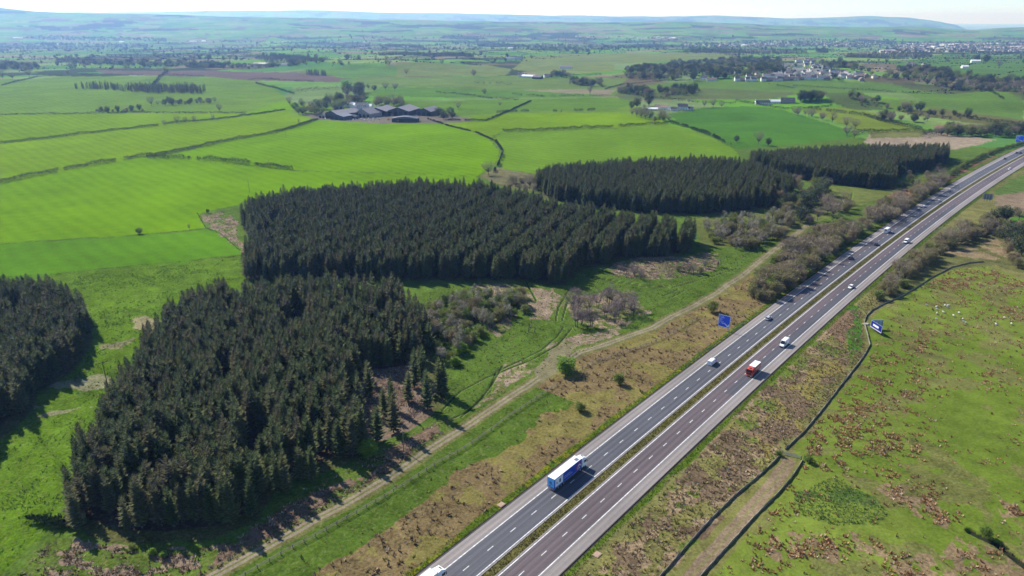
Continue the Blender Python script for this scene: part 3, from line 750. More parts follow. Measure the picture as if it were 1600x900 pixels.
k = inpoly(PA[:, 0], PA[:, 1], pixl([(545, 650), (640, 600), (700, 625), (695, 655), (600, 700), (555, 722)])) & (RS.rand(len(PA)) < .55); PA = PA[~k]
k = inpoly(PA[:, 0], PA[:, 1], pixl([(600, 545), (650, 520), (690, 590), (640, 600)])) & (RS.rand(len(PA)) < .45); PA = PA[~k]
PB = cull(PB, [NOTCH], 0.03); PE = cull(PE, [pixl([(20, 500), (40, 495), (40, 520), (25, 530)])], 0.07)
# a few survivors standing in and around the glade, some small outliers
extra = pixl([(560, 640), (578, 620), (600, 650), (612, 640), (638, 628), (648, 606), (660, 600), (655, 590), (668, 640), (590, 690), (615, 676), (436, 772), (448, 770), (490, 752), (640, 560), (655, 548), (590, 575)])[:, :2]
PA = np.concatenate([PA, extra])
dedge = dline(PA[:, 0], PA[:, 1], np.vstack([FW['A'], FW['A'][:1]]))
ALL = [(p, 'A') for p in PA] + [(p, 'E') for p in PE]
def inframe(p, z=9, mg=6):
    a, b = project((p[0], p[1], z)); return -mg < a < 1600 + mg and -mg < b < 900 + mg
rank = sorted([i for i in range(len(ALL)) if inframe(ALL[i][0], 11, 0)], key=lambda i: np.hypot(*ALL[i][0]))
NEAR = set(rank[:290])
protos = {}
LAB = {'A': 'dark green spruce in the near plantation block beside the fenced farm track', 'E': 'dark green spruce in the small plantation block cut by the left frame edge'}
def spruce_thing(p, var, sc, rz, blk):
    z = float(terrain(p[0], p[1])) + (fbm(p[0] / 17, p[1] / 17, 21, 3) - 0.5) * 1.1
    key = var
    if key not in protos:
        t = thing('spruce_tree', (p[0], p[1], z)); c = link('crown', SPR[var][0], t); q = link('trunk', SPR[var][1], t); protos[key] = (t, c, q)
    else:
        src = protos[key]; t = src[0].copy(); C.objects.link(t); c = src[1].copy(); C.objects.link(c); c.parent = t; q = src[2].copy(); C.objects.link(q); q.parent = t
    t.location = (p[0], p[1], z); t.rotation_euler = (RS.uniform(-.03, .03), RS.uniform(-.03, .03), rz); t.scale = (sc, sc, sc * RS.uniform(.94, 1.08))
    tag(t, LAB[blk], 'spruce', 'spruces of the near plantation' if blk == 'A' else 'spruces of the left plantation')
for i in sorted(NEAR):
    p, b = ALL[i]; spruce_thing(p, RS.randint(5), RS.uniform(.76, 1.06), RS.uniform(0, 6.28), b)
# a small bright larch or two and one felled spruce are placed further down

def instancer(name, P, protos_, scale, label, cat=None, kind='stuff', tilt=0.0):
    """ONE object whose geometry nodes place copies of real trees of the scene on its points."""
    P = np.asarray(P, float); me = bpy.data.meshes.new(name); me.vertices.add(len(P)); me.vertices.foreach_set('co', P.astype(np.float32).ravel())
    v = RS.randint(len(protos_), size=len(P)) if scale[2] is None else scale[2]
    a = me.attributes.new('variant', 'INT', 'POINT'); a.data.foreach_set('value', v.astype(np.int32))
    a = me.attributes.new('size', 'FLOAT', 'POINT'); a.data.foreach_set('value', RS.uniform(scale[0], scale[1], len(P)).astype(np.float32))
    a = me.attributes.new('turn', 'FLOAT_VECTOR', 'POINT'); rt = np.zeros((len(P), 3), np.float32); rt[:, 2] = RS.uniform(0, 6.28, len(P)); rt[:, 0] = RS.uniform(-tilt, tilt, len(P))
    a.data.foreach_set('vector', rt.ravel()); me.update()
    o = link(name, me); g = bpy.data.node_groups.new(name, 'GeometryNodeTree')
    g.interface.new_socket('Geometry', in_out='INPUT', socket_type='NodeSocketGeometry'); g.interface.new_socket('Geometry', in_out='OUTPUT', socket_type='NodeSocketGeometry')
    N = g.nodes.new; L = g.links.new; gi = N('NodeGroupInput'); go = N('NodeGroupOutput'); join = N('GeometryNodeJoinGeometry')
    def attr(nm, dt):
        n = N('GeometryNodeInputNamedAttribute'); n.data_type = dt; n.inputs['Name'].default_value = nm; return n.outputs['Attribute']
    va, sz, tr = attr('variant', 'INT'), attr('size', 'FLOAT'), attr('turn', 'FLOAT_VECTOR')
    for k, parts in enumerate(protos_):
        j2 = N('GeometryNodeJoinGeometry')
        for pt in parts:
            oi = N('GeometryNodeObjectInfo'); oi.inputs['Object'].default_value = pt; oi.transform_space = 'ORIGINAL'; L(oi.outputs['Geometry'], j2.inputs[0])
        eq = N('FunctionNodeCompare'); eq.data_type = 'INT'; eq.operation = 'EQUAL'; L(va, eq.inputs[2]); eq.inputs[3].default_value = k
        ip = N('GeometryNodeInstanceOnPoints'); L(gi.outputs[0], ip.inputs['Points']); L(eq.outputs[0], ip.inputs['Selection']); L(j2.outputs[0], ip.inputs['Instance'])
        er = N('FunctionNodeEulerToRotation'); L(tr, er.inputs[0]); L(er.outputs[0], ip.inputs['Rotation']); L(sz, ip.inputs['Scale']); L(ip.outputs[0], join.inputs[0])
    L(join.outputs[0], go.inputs[0])
    md = o.modifiers.new('scatter', 'NODES'); md.node_group = g
    return tag(o, label, cat, kind=kind)
def onground(P, dz=0.0):
    P = np.asarray(P, float)[:, :2]; return np.column_stack([P, terrain(P[:, 0], P[:, 1]) + dz])
rest = [ALL[i][0] for i in range(len(ALL)) if i not in NEAR]
REST = onground(np.concatenate([np.array(rest), PB, PC, PD]))
instancer('spruce_plantation', REST, [(protos[k][1], protos[k][2]) for k in sorted(protos)], (.84, 1.02, None), 'dark spruce plantation blocks standing between green fields and the motorway', tilt=0.03)

# broadleaved trees, shrubs
def broad(seed, h, r, clumps, leaves, twigs, stem_frac=0.3, leafsize=0.22, multi=1):
    rg = random.Random(seed); br = MB(); V = []; F = []; M = []
    cz = h * (stem_frac + (1 - stem_frac) * 0.5); rz = h * (1 - stem_frac) * 0.5
    cs = []
    while len(cs) < clumps:
        x, y, z = (rg.uniform(-1, 1) for _ in range(3)); d = math.sqrt(x * x + y * y + z * z)
        if 0.35 < d < 1: cs.append(Vector((x * r * .86, y * r * .86, cz + z * rz * .9)))
    for s in range(multi):
        a = s * 6.28 / multi; b0 = Vector((math.cos(a), math.sin(a), 0)) * (0.25 if multi > 1 else 0); fork = Vector((b0.x * 2, b0.y * 2, h * stem_frac * 1.1))
        br.cyl(b0 + Vector((0, 0, -.4)), fork, h * .022 + .02, h * .014 + .01, 6, 0, False)
        for c in cs[s::multi]:
            mid = fork.lerp(c, .5) + Vector((rg.uniform(-.3, .3), rg.uniform(-.3, .3), -.05 * h)); br.cyl(fork, mid, h * .010 + .012, h * .006 + .01, 4, 0, False); br.cyl(mid, c, h * .006 + .01, .01, 3, 0, False)
    cr = r * 1.15 / max(1.5, clumps ** (1 / 3.0))
    for c in cs:
        for k in range(twigs):
            d = Vector((rg.gauss(0, 1), rg.gauss(0, 1), rg.gauss(.35, .9))).normalized(); st = c + d * cr * rg.uniform(0, .55); en = st + d * cr * rg.uniform(.5, .95)
            w = Vector((rg.gauss(0, 1), rg.gauss(0, 1), rg.gauss(0, 1))).normalized() * 0.035; i = len(V)
            V += [st - w, st + w, en + w * .3, en - w * .3]; F.append((i, i + 1, i + 2, i + 3)); M.append(1)
        for k in range(leaves):
            d = Vector((rg.gauss(0, 1), rg.gauss(0, 1), rg.gauss(0, 1))).normalized(); p = c + d * cr * rg.uniform(.35, 1.05) * Vector((1, 1, .8)).length / 1.6
            a = Vector((rg.gauss(0, 1), rg.gauss(0, 1), rg.gauss(0, .6))).normalized(); b_ = a.cross(Vector((rg.gauss(0, .5), rg.gauss(0, .5), 1)).normalized()); s2 = leafsize * rg.uniform(.6, 1.4); i = len(V)
            V += [p - a * s2, p + b_ * s2 * .6, p + a * s2, p - b_ * s2 * .6]; F.append((i, i + 1, i + 2, i + 3)); M.append(0)
    return V, F, M, br
def broad_mesh(name, leafm, twigm, *a, **k):
    V, F, M, br = broad(*a, **k); me = bpy.data.meshes.new(name + '_crown'); me.from_pydata([tuple(v) for v in V], [], F); me.materials.append(leafm); me.materials.append(twigm)
    me.polygons.foreach_set('material_index', M); me.update()
    return me, br.mesh(name + '_trunk', [bark])
lf_green = leaf_mat('spring_leaves', [(0.10, 0.16, 0.02), (0.14, 0.19, 0.03), (0.19, 0.22, 0.04)], trans=0.4)
lf_olive = leaf_mat('olive_budding_leaves', [(0.17, 0.18, 0.05), (0.22, 0.205, 0.07), (0.26, 0.20, 0.10)], trans=0.38)
lf_dark = leaf_mat('dark_leaves', [(0.03, 0.05, 0.018), (0.045, 0.07, 0.022), (0.06, 0.075, 0.03)], trans=0.1)
lf_lime = leaf_mat('lime_leaves', [(0.15, 0.26, 0.02), (0.19, 0.30, 0.03)], trans=0.3)
lf_copper = leaf_mat('copper_leaves', [(0.17, 0.12, 0.05), (0.22, 0.16, 0.06)], trans=0.2)
tw_brown = leaf_mat('brown_twigs', [(0.24, 0.19, 0.125), (0.31, 0.24, 0.17)]); tw_purple = leaf_mat('purple_twigs', [(0.19, 0.14, 0.13), (0.25, 0.19, 0.17)])
tw_pale = leaf_mat('pale_twigs', [(0.30, 0.27, 0.21), (0.38, 0.34, 0.27)])
PROTO = {
    'bare': [broad_mesh('bare', lf_olive, tw_brown, 100 + i, 9, 4.2, 26, 3, 34, .22, .16, 1) for i in range(3)],
    'purple': [broad_mesh('purple', lf_olive, tw_purple, 110 + i, 7.5, 3.2, 22, 1, 40, .25, .16, 2) for i in range(3)],
    'birch': [broad_mesh('birch', lf_olive, tw_pale, 120 + i, 6.5, 1.9, 16, 14, 40, .2, .15, 2) for i in range(3)],
    'olive': [broad_mesh('olive', lf_olive, tw_brown, 130 + i, 5.4, 3.0, 26, 62, 34, .1, .2, 3) for i in range(4)],
    'green': [broad_mesh('green', lf_green, tw_brown, 140 + i, 4.6, 2.4, 24, 80, 6, .08, .2, 3) for i in range(3)],
    'lime': [broad_mesh('lime', lf_lime, tw_brown, 150 + i, 3.4, 2.0, 24, 120, 3, .05, .18, 3) for i in range(2)],
    'dark': [broad_mesh('dark', lf_dark, tw_brown, 160 + i, 11, 4.8, 34, 60, 4, .12, .34, 1) for i in range(3)],
    'oak': [broad_mesh('oak', lf_green, tw_brown, 170 + i, 9.5, 4.6, 30, 44, 10, .16, .30, 1) for i in range(3)],
    'copper': [broad_mesh('copper', lf_copper, tw_brown, 180 + i, 9.0, 4.4, 30, 44, 10, .16, .30, 1) for i in range(2)],
    'gorse': [broad_mesh('gorse', lf_dark, tw_brown, 190 + i, 2.2, 1.5, 12, 34, 4, .02, .15, 3) for i in range(2)],
}
pobj = {}
def plant(name, kind, p, sc, label, cat, group=None, var=None):
    v = RS.randint(len(PROTO[kind])) if var is None else var
    z = float(terrain(p[0], p[1])); key = (kind, v, name)
    if key not in pobj:
        t = thing(name, (0, 0, 0)); c = link('crown', PROTO[kind][v][0], t); q = link('trunk' if 'tree' in name else 'stem', PROTO[kind][v][1], t); pobj[key] = (t, c, q)
    else:
        s = pobj[key]; t = s[0].copy(); C.objects.link(t); c = s[1].copy(); C.objects.link(c); c.parent = t; q = s[2].copy(); C.objects.link(q); q.parent = t
        for w in ('group',):
            if w in t: del t[w]
    t.location = (p[0], p[1], z); t.rotation_euler = (0, 0, RS.uniform(0, 6.28)); t.scale = (sc, sc, sc * RS.uniform(.9, 1.1)); return tag(t, label, cat, group)
def fill(poly, dmin, n, world=False):
    P = poly if world else pixl(poly); lo, hi = P[:, :2].min(0), P[:, :2].max(0); out = []
    for _ in range(n * 12):
        q = lo + RS.rand(2) * (hi - lo)
        if inpoly(q[:1], q[1:], P)[0] and all((q[0] - a[0]) ** 2 + (q[1] - a[1]) ** 2 > dmin * dmin for a in out): out.append(q)
        if len(out) >= n: break
    return out
def belt(poly, dmin, n, mix, name, label, cat, group, s0=.8, s1=1.2):
    for q in fill(poly, dmin, n):
        kd = mix[RS.randint(len(mix))]; plant(name, kd, q, RS.uniform(s0, s1), label, cat, group)
belt([(1172, 468), (1185, 440), (1225, 402), (1270, 368), (1300, 352), (1345, 360), (1334, 380), (1292, 408), (1238, 450), (1205, 470)], 2.9, 125, ['olive'] * 6 + ['bare', 'green'], 'roadside_shrub', 'brown green scrub in the near belt between farm track and motorway', 'shrub', 'shrubs of the near roadside belt', .95, 1.5)
belt([(1342, 352), (1362, 334), (1410, 312), (1450, 292), (1470, 278), (1478, 284), (1462, 302), (1405, 340), (1352, 362)], 3.0, 85, ['olive'] * 5 + ['bare'], 'roadside_shrub', 'brown scrub in the farther belt on the left motorway bank', 'shrub', 'shrubs of the far roadside belt', 1.0, 1.5)
belt([(1368, 470), (1400, 425), (1440, 398), (1480, 374), (1520, 352), (1545, 350), (1560, 362), (1530, 372), (1495, 384), (1460, 406), (1430, 432), (1400, 462)], 2.8, 100, ['olive'] * 5 + ['bare', 'green'], 'bank_shrub', 'brown scrub in the belt right of the motorway above the pasture', 'shrub', 'shrubs right of the motorway', .85, 1.35)
belt([(1540, 345), (1600, 330), (1650, 340), (1640, 440), (1590, 430), (1575, 400), (1560, 372), (1530, 360)], 5, 50, ['olive'] * 3 + ['bare', 'dark'], 'bank_shrub', 'brown scrub around the bare patches at the right frame edge', 'shrub', 'scrub at the right edge', .9, 1.4)
belt([(1098, 358), (1140, 345), (1200, 340), (1240, 330), (1238, 362), (1200, 384), (1160, 395), (1120, 385)], 2.6, 85, ['birch'] * 3 + ['green', 'olive', 'olive'], 'birch_tree', 'thin leafless birch in the thicket beside the middle spruce block', 'birch', 'birches of the thicket', 1.0, 1.45)
belt([(1235, 318), (1290, 298), (1330, 316), (1325, 335), (1290, 350), (1250, 352), (1220, 340)], 4.2, 40, ['olive', 'green', 'dark', 'bare'], 'scrub_tree', 'mixed budding tree in the scrub below the far spruce block', 'tree', 'scrub below the far spruce block', .9, 1.4)
belt([(1180, 292), (1240, 288), (1300, 300), (1240, 330), (1190, 330)], 5, 22, ['oak', 'copper', 'olive', 'bare'], 'scrub_tree', 'pale green or copper tree against the far spruce block edge', 'tree', 'trees at the far spruce edge', .9, 1.3)
belt([(645, 500), (690, 470), (740, 462), (815, 465), (822, 492), (780, 505), (745, 530), (715, 560), (690, 570), (668, 520)], 2.6, 105, ['birch', 'birch', 'green', 'green', 'olive'], 'birch_tree', 'grey green birch sapling in the clearing between the two near spruce blocks', 'birch', 'saplings of the clearing', .85, 1.3)
belt([(892, 480), (940, 470), (985, 478), (1000, 492), (965, 508), (900, 512)], 3.4, 17, ['purple'], 'bare_tree', 'purple grey leafless tree in the clump by the wheel ruts', 'tree', 'bare trees of the clump', 1.05, 1.4)
belt([(965, 425), (1008, 418), (1010, 436), (975, 440)], 2.8, 7, ['purple', 'birch'], 'bare_tree', 'leafless grey shrub on the brash island below the spruce edge', 'tree', 'bare shrubs on the left brash island', .6, .8)
belt([(1050, 420), (1125, 408), (1132, 424), (1060, 434)], 2.8, 9, ['purple', 'olive', 'birch'], 'bare_tree', 'leafless grey shrub on the brash island nearer the farm track', 'tree', 'bare shrubs on the right brash island', .6, .85)
belt([(775, 285), (835, 285), (842, 302), (790, 300)], 4, 12, ['green', 'bare', 'birch'], 'scrub_tree', 'pale budding tree in the gap between the spruce blocks', 'tree', 'trees in the spruce gap', .9, 1.3)
belt([(1400, 275), (1450, 268), (1475, 260), (1440, 290), (1405, 298)], 5, 12, ['green', 'birch', 'dark', 'olive'], 'scrub_tree', 'small tree in the open corner by the far spruce block', 'tree', 'trees in the far corner', .7, 1.1)
belt([(962, 144), (1090, 139), (1100, 149), (1000, 153), (975, 153)], 9, 40, ['gorse', 'dark', 'olive'], 'bank_bush', 'dark bush on the rough bank below the village hill', 'shrub', 'bushes on the rough bank', 1.0, 1.7)
belt([(1325, 153), (1365, 158), (1388, 170), (1350, 168)], 8, 18, ['gorse', 'olive', 'bare'], 'bank_bush', 'bush on the scrubby hillside right of the small wood', 'shrub', 'bushes on the scrubby hillside', .8, 1.3)
belt([(1400, 173), (1450, 176), (1520, 184), (1500, 188), (1420, 180)], 9, 22, ['gorse', 'olive', 'dark'], 'bank_bush', 'bush in the brown hollow of the far right pasture', 'shrub', 'bushes in the brown hollow', .8, 1.3)
belt([(1470, 204), (1560, 206), (1640, 206), (1640, 214), (1560, 214), (1480, 210)], 8, 34, ['olive', 'bare', 'olive', 'dark'], 'bank_bush', 'brown scrub in the line above the far blue sign', 'shrub', 'scrub above the far sign', 1.0, 1.7)
# bright hedge along the far end of the left bank
hp = pixl([(1470, 284), (1488, 272), (1510, 258), (1535, 246), (1560, 236), (1590, 228), (1615, 220)])
def along(P, step):
    out = []
    for a, b in zip(P[:-1], P[1:]):
        n = max(1, int(np.hypot(*(b - a)[:2]) / step)); out += [a + (b - a) * k / n for k in range(n)]
    return out
for q in along(hp, 4.4): plant('hedge_shrub', 'green', q[:2] + RS.uniform(-1, 1, 2), RS.uniform(.75, 1.1), 'bright green shrub in the row on the far left motorway bank', 'shrub', 'bright row on the motorway bank')
for (x, y, kd, sc, nm, lb) in [
    (763, 274, 'bare', 1.45, 'bare_tree', 'tall leafless tree at the field corner behind the middle spruces'),
    (884, 582, 'lime', 2.1, 'round_bush', 'round bright green bush on the track edge by the fence'),
    (1112, 488, 'green', 1.25, 'round_bush', 'pale green round bush just above the blue road sign'),
    (968, 600, 'green', .95, 'small_bush', 'small green bush alone on the brown motorway bank'),
    (906, 642, 'green', .85, 'small_bush', 'smallest green bush low on the brown motorway bank'),
    (576, 712, 'lime', 1.5, 'round_bush', 'lime green bush under the spruces beside the track'),
    (1216, 712, 'green', .45, 'small_bush', 'small green bush at the left gatepost'),
    (1262, 722, 'green', .6, 'small_bush', 'straggly green bush at the right gatepost'),
    (218, 366, 'dark', .45, 'lone_tree', 'small dark lone tree on the wall between bright fields'),
    (718, 552, 'lime', 1.5, 'round_bush', 'bright green bush at the edge of the sapling clearing'),
    (712, 570, 'lime', 1.1, 'round_bush', 'lower bright green bush by the clearing edge'),
    (325, 333, 'dark', .3, 'lone_tree', 'small dark tree on the corner of brash west of the spruces'),
    (296, 358, 'bare', .35, 'lone_tree', 'tiny leafless tree on the wall near the brash strip'),
    (1196, 456, 'lime', 1.8, 'round_bush', 'bright green bush at the near end of the roadside belt'),
    (1340, 358, 'dark', .45, 'lone_tree', 'dark leafy tree at the end of the track between two belts'),
    (238, 866, 'lime', .55, 'small_bush', 'light green bush on stony ground under the near spruces'),
    (256, 870, 'lime', .48, 'small_bush', 'yellow green bush beside another under the near spruces'),
    (208, 858, 'green', .4, 'small_bush', 'dull green bush at the foot of the near spruces'),
    (300, 515, 'lime', 1.9, 'young_larch', 'light green young larch high in the near spruce block'),
    (322, 506, 'lime', 1.9, 'young_larch', 'lime green young larch right of another in the near block'),
    (255, 560, 'lime', 2.0, 'young_larch', 'light green young larch on the left margin of the near block'),
    (303, 680, 'lime', 2.1, 'young_larch', 'light green young larch amid the near spruce block'),
    (536, 605, 'lime', 1.9, 'young_larch', 'yellow green young larch left of the sunny glade'),
    (176, 770, 'lime', 1.8, 'young_larch', 'mid green young larch low in the near spruce block'),
    (1538, 838, 'green', .7, 'small_bush', 'green bush at the head of the ditch in the pasture'),
    ]:
    p = pix(x, y); plant(nm, kd, p, sc, lb, nm.split('_')[-1])
for k, (x, y, s) in enumerate([(825, 515, .35), (833, 520, .3)]):
    pass
# ---------------------------------------------------------------- hedges, walls
hedge_mat = leaf_mat('hedge_leaves', [(0.010, 0.018, 0.005), (0.018, 0.028, 0.008), (0.038, 0.044, 0.016)], rnd=0.3, nscale=0.15)
def tri_cloud(P, size, rg, flat=0.6):
    """leaf-like quads at points P."""
    n = len(P); a = rg.normal(size=(n, 3)); a[:, 2] *= flat; a /= np.linalg.norm(a, axis=1)[:, None]
    b = np.cross(a, rg.normal(size=(n, 3))); b /= np.linalg.norm(b, axis=1)[:, None]
    s = np.asarray(size).reshape(-1, 1) * rg.uniform(.6, 1.4, (n, 1))
    V = np.stack([P - a * s, P + b * s * .7, P + a * s, P - b * s * .7], 1).reshape(-1, 3)
    return V, np.arange(n * 4).reshape(-1, 4)
def hedge(px, label, w=2.0, h=2.4, per_m=11, gaps=0.0, world=None, name='hedge', lsize=0.42, m=None, lump=0.55):
    P = pixl(px) if world is None else world; Q = []
    rg = np.random.RandomState(int(abs(P[0][0]) * 7 + abs(P[-1][1]) * 3) % 99999)
    s0 = 0
    for a, b in zip(P[:-1], P[1:]):
        L = np.hypot(*(b - a)[:2]); n = int(L * per_m); t = rg.rand(n)
        c = a[None, :2] + (b - a)[None, :2] * t[:, None]; s = s0 + t * L; s0 += L
        k = fbm(s / 9.0, s * 0 + P[0][0], 3, 3); keep = k > gaps
        hh = h * (1 - lump + lump * 2 * k); ww = w * (1 - lump / 2 + lump * k)
        nrm = np.array([-(b - a)[1], (b - a)[0]]) / max(L, 1e-6)
        an = rg.uniform(0, math.pi, n); rr = rg.uniform(.55, 1, n)
        off = np.cos(an) * ww / 2 * rr * 1.1; z = np.abs(np.sin(an)) ** .7 * hh * rr
        c = c + nrm[None, :] * off[:, None]; z = z + terrain(c[:, 0], c[:, 1]) - 0.1
        Q.append(np.column_stack([c, z])[keep])
    Q = np.concatenate(Q); V, F = tri_cloud(Q, np.full(len(Q), lsize * .85), rg)
    o0 = Q.mean(0); me = np_mesh(name, V - o0, F, [m or hedge_mat]); o = link(name, me, loc=tuple(o0)); return tag(o, label, 'hedge')
HEDGES = [
    ([(-60, 232), (0, 225), (60, 219), (130, 210), (200, 202), (248, 197)], 'dark field hedge running left to the frame edge under the bare tree row', 0.18, 2.6),
    ([(258, 194), (300, 190), (345, 186), (400, 179), (446, 172)], 'dark field hedge with bare trees rising right towards the farm', 0.12, 2.4),
    ([(-60, 303), (0, 287), (45, 277), (92, 268)], 'thick bushy hedge at the left frame edge above the brightest field', 0.1, 3.4),
    ([(98, 266), (130, 261), (182, 252)], 'thick bushy hedge in the middle of the long left field boundary', 0.3, 3.4),
    ([(194, 250), (215, 246), (270, 239), (350, 222), (430, 208), (470, 196), (497, 187)], 'long bushy hedge rising right towards the big barns', 0.22, 3.0),
    ([(225, 247), (290, 249), (340, 252), (392, 258)], 'row of rounded hawthorns on the near side of the long field hedge', 0.34, 3.8),
    ([(398, 259), (425, 262), (457, 266)], 'short gappy end of hawthorn hedge in the bright field', 0.45, 3.2),
    ([(-60, 181), (0, 180), (60, 179), (150, 178), (200, 177)], 'far thin hedge across the left pasture', 0.2, 2.6),
    ([(150, 174), (200, 176), (250, 177), (385, 177)], 'hedge with taller bushes right of the thin left hedge', 0.3, 2.4),
    ([(3, 134), (30, 127), (60, 120), (100, 119)], 'far hedge curving round the top left pasture', 0.25, 3),
    ([(785, 206), (850, 204), (905, 201), (958, 199)], 'dark hedge below the bright field left of the lane', 0.12, 3.2),
    ([(966, 198), (1000, 196), (1044, 194)], 'dark hedge right after a gap towards the lane end', 0.12, 3.2),
    ([(776, 177), (800, 175), (840, 174), (878, 175)], 'broken dark hedge above the bright middle field', 0.4, 3.2),
    ([(896, 174), (930, 173)], 'short dark hedge above the bright middle field beside the white cottages', 0.4, 3.2),
    ([(668, 186), (700, 197), (745, 208), (775, 222)], 'hedge slanting down right from the last barn', 0.42, 1.8),
    ([(775, 222), (786, 238), (780, 256), (772, 270)], 'gappy thorn hedge dropping to the corner behind the spruces', 0.5, 2.8),
    ([(1046, 192), (1075, 200), (1110, 212), (1142, 228)], 'gappy hedge slanting down right from the lane end', 0.42, 3.4),
    ([(1262, 171), (1300, 175), (1350, 181), (1385, 192), (1440, 203)], 'gappy dark hedge along the pale green field', 0.42, 4.0),
    ([(1150, 158), (1190, 165), (1225, 171), (1260, 170), (1300, 166)], 'hedge along the drive of the dark roofed cottage', 0.25, 3.0),
    ([(1238, 135), (1290, 138), (1345, 141), (1400, 145)], 'dark hedge on the hill below the village', 0.12, 3.4),
    ([(1408, 146), (1460, 149), (1510, 153), (1568, 156)], 'dark hedge on the hill running on to the right', 0.12, 3.4),
    ([(1200, 132), (1215, 134), (1245, 139)], 'short broken hedge on the hill left of the long one', 0.45, 3),
    ([(945, 140), (975, 132), (1020, 128), (1080, 126)], 'curving hedge below the dark village trees', 0.1, 2.6),
    ([(990, 150), (1040, 155), (1085, 160), (1150, 163)], 'hedge with bushes behind the white cottages', 0.35, 3.5),
    ([(800, 148), (850, 152), (900, 150), (945, 151)], 'gappy hedge crossing the green fields left of the bank', 0.38, 3.5),
    ([(680, 145), (720, 148), (770, 155), (810, 157)], 'hedge crossing right behind the farm trees', 0.3, 3.5),
    ([(700, 188), (760, 189), (800, 172), (830, 158)], 'thin hedge behind the last barn curving to the right', 0.38, 2.2),
    ([(400, 131), (430, 138), (460, 148)], 'thin hedge slanting down behind the farm trees', 0.3, 3.5),
    ([(460, 145), (500, 142), (540, 141)], 'dark tree belt left of the farm', 0.05, 7),
    ([(388, 125), (410, 124), (440, 126), (490, 128)], 'dark hedge below the brown ploughed field', 0.25, 3.5),
    ([(940, 117), (900, 118), (870, 116)], 'straight dark hedge between the farm and the village trees', 0.1, 3.2),
    ([(735, 131), (800, 133)], 'row of separate thorns across the middle pastures', 0.5, 5),
    ([(240, 134), (250, 122), (262, 113)], 'tree lined hedge running away through the top left pasture', 0.1, 6),
    ([(125, 117), (146, 118)], 'short dark hedge piece in the top left pasture', 0.1, 4),
    ([(200, 118), (225, 118)], 'short dark hedge piece beside the brown field', 0.1, 4),
    ([(270, 118), (320, 120)], 'low dark hedge at the foot of the brown field', 0.1, 3.5),
    ([(1455, 208), (1420, 206), (1370, 207), (1330, 210)], 'bushy line at the foot of the pale green field', 0.3, 4),
    ([(1440, 215), (1480, 207), (1540, 205), (1600, 212), (1650, 212)], 'broad scrubby line above the far motorway sign', 0.15, 6),
    ([(1490, 180), (1540, 190), (1600, 196)], 'scrubby bank on the far right hillside', 0.3, 4),
]
for px, lab, g, h in HEDGES:
    d = np.hypot(*pix(*px[0])[:2]); hedge(px, lab, w=(1.6 if h < 2.9 else 2.7) if h < 5 else 4.5, h=h * 1.25, gaps=g * .85, per_m=30 if d < 1200 else 7, lsize=.42 if d < 1200 else .62)
low_mat = leaf_mat('wall_grass', [(0.07, 0.10, 0.025), (0.12, 0.13, 0.05)])
for px, lab in [([(-60, 385), (0, 380), (90, 376), (200, 369), (325, 358)], 'low overgrown wall between the two brightest left fields'),
                ([(-60, 442), (0, 434), (100, 428), (190, 418), (300, 408), (378, 400)], 'low overgrown wall above the rough meadow strip'),
                ([(460, 267), (600, 270), (745, 273)], 'low overgrown wall behind the middle spruce block'),
                ([(308, 333), (322, 357), (345, 366), (375, 392)], 'low overgrown wall around the brash corner')]:
    tag(hedge(px, lab, w=.7, h=.9, gaps=0.0, per_m=8, name='overgrown_wall', lsize=.22, m=low_mat), cat='wall')

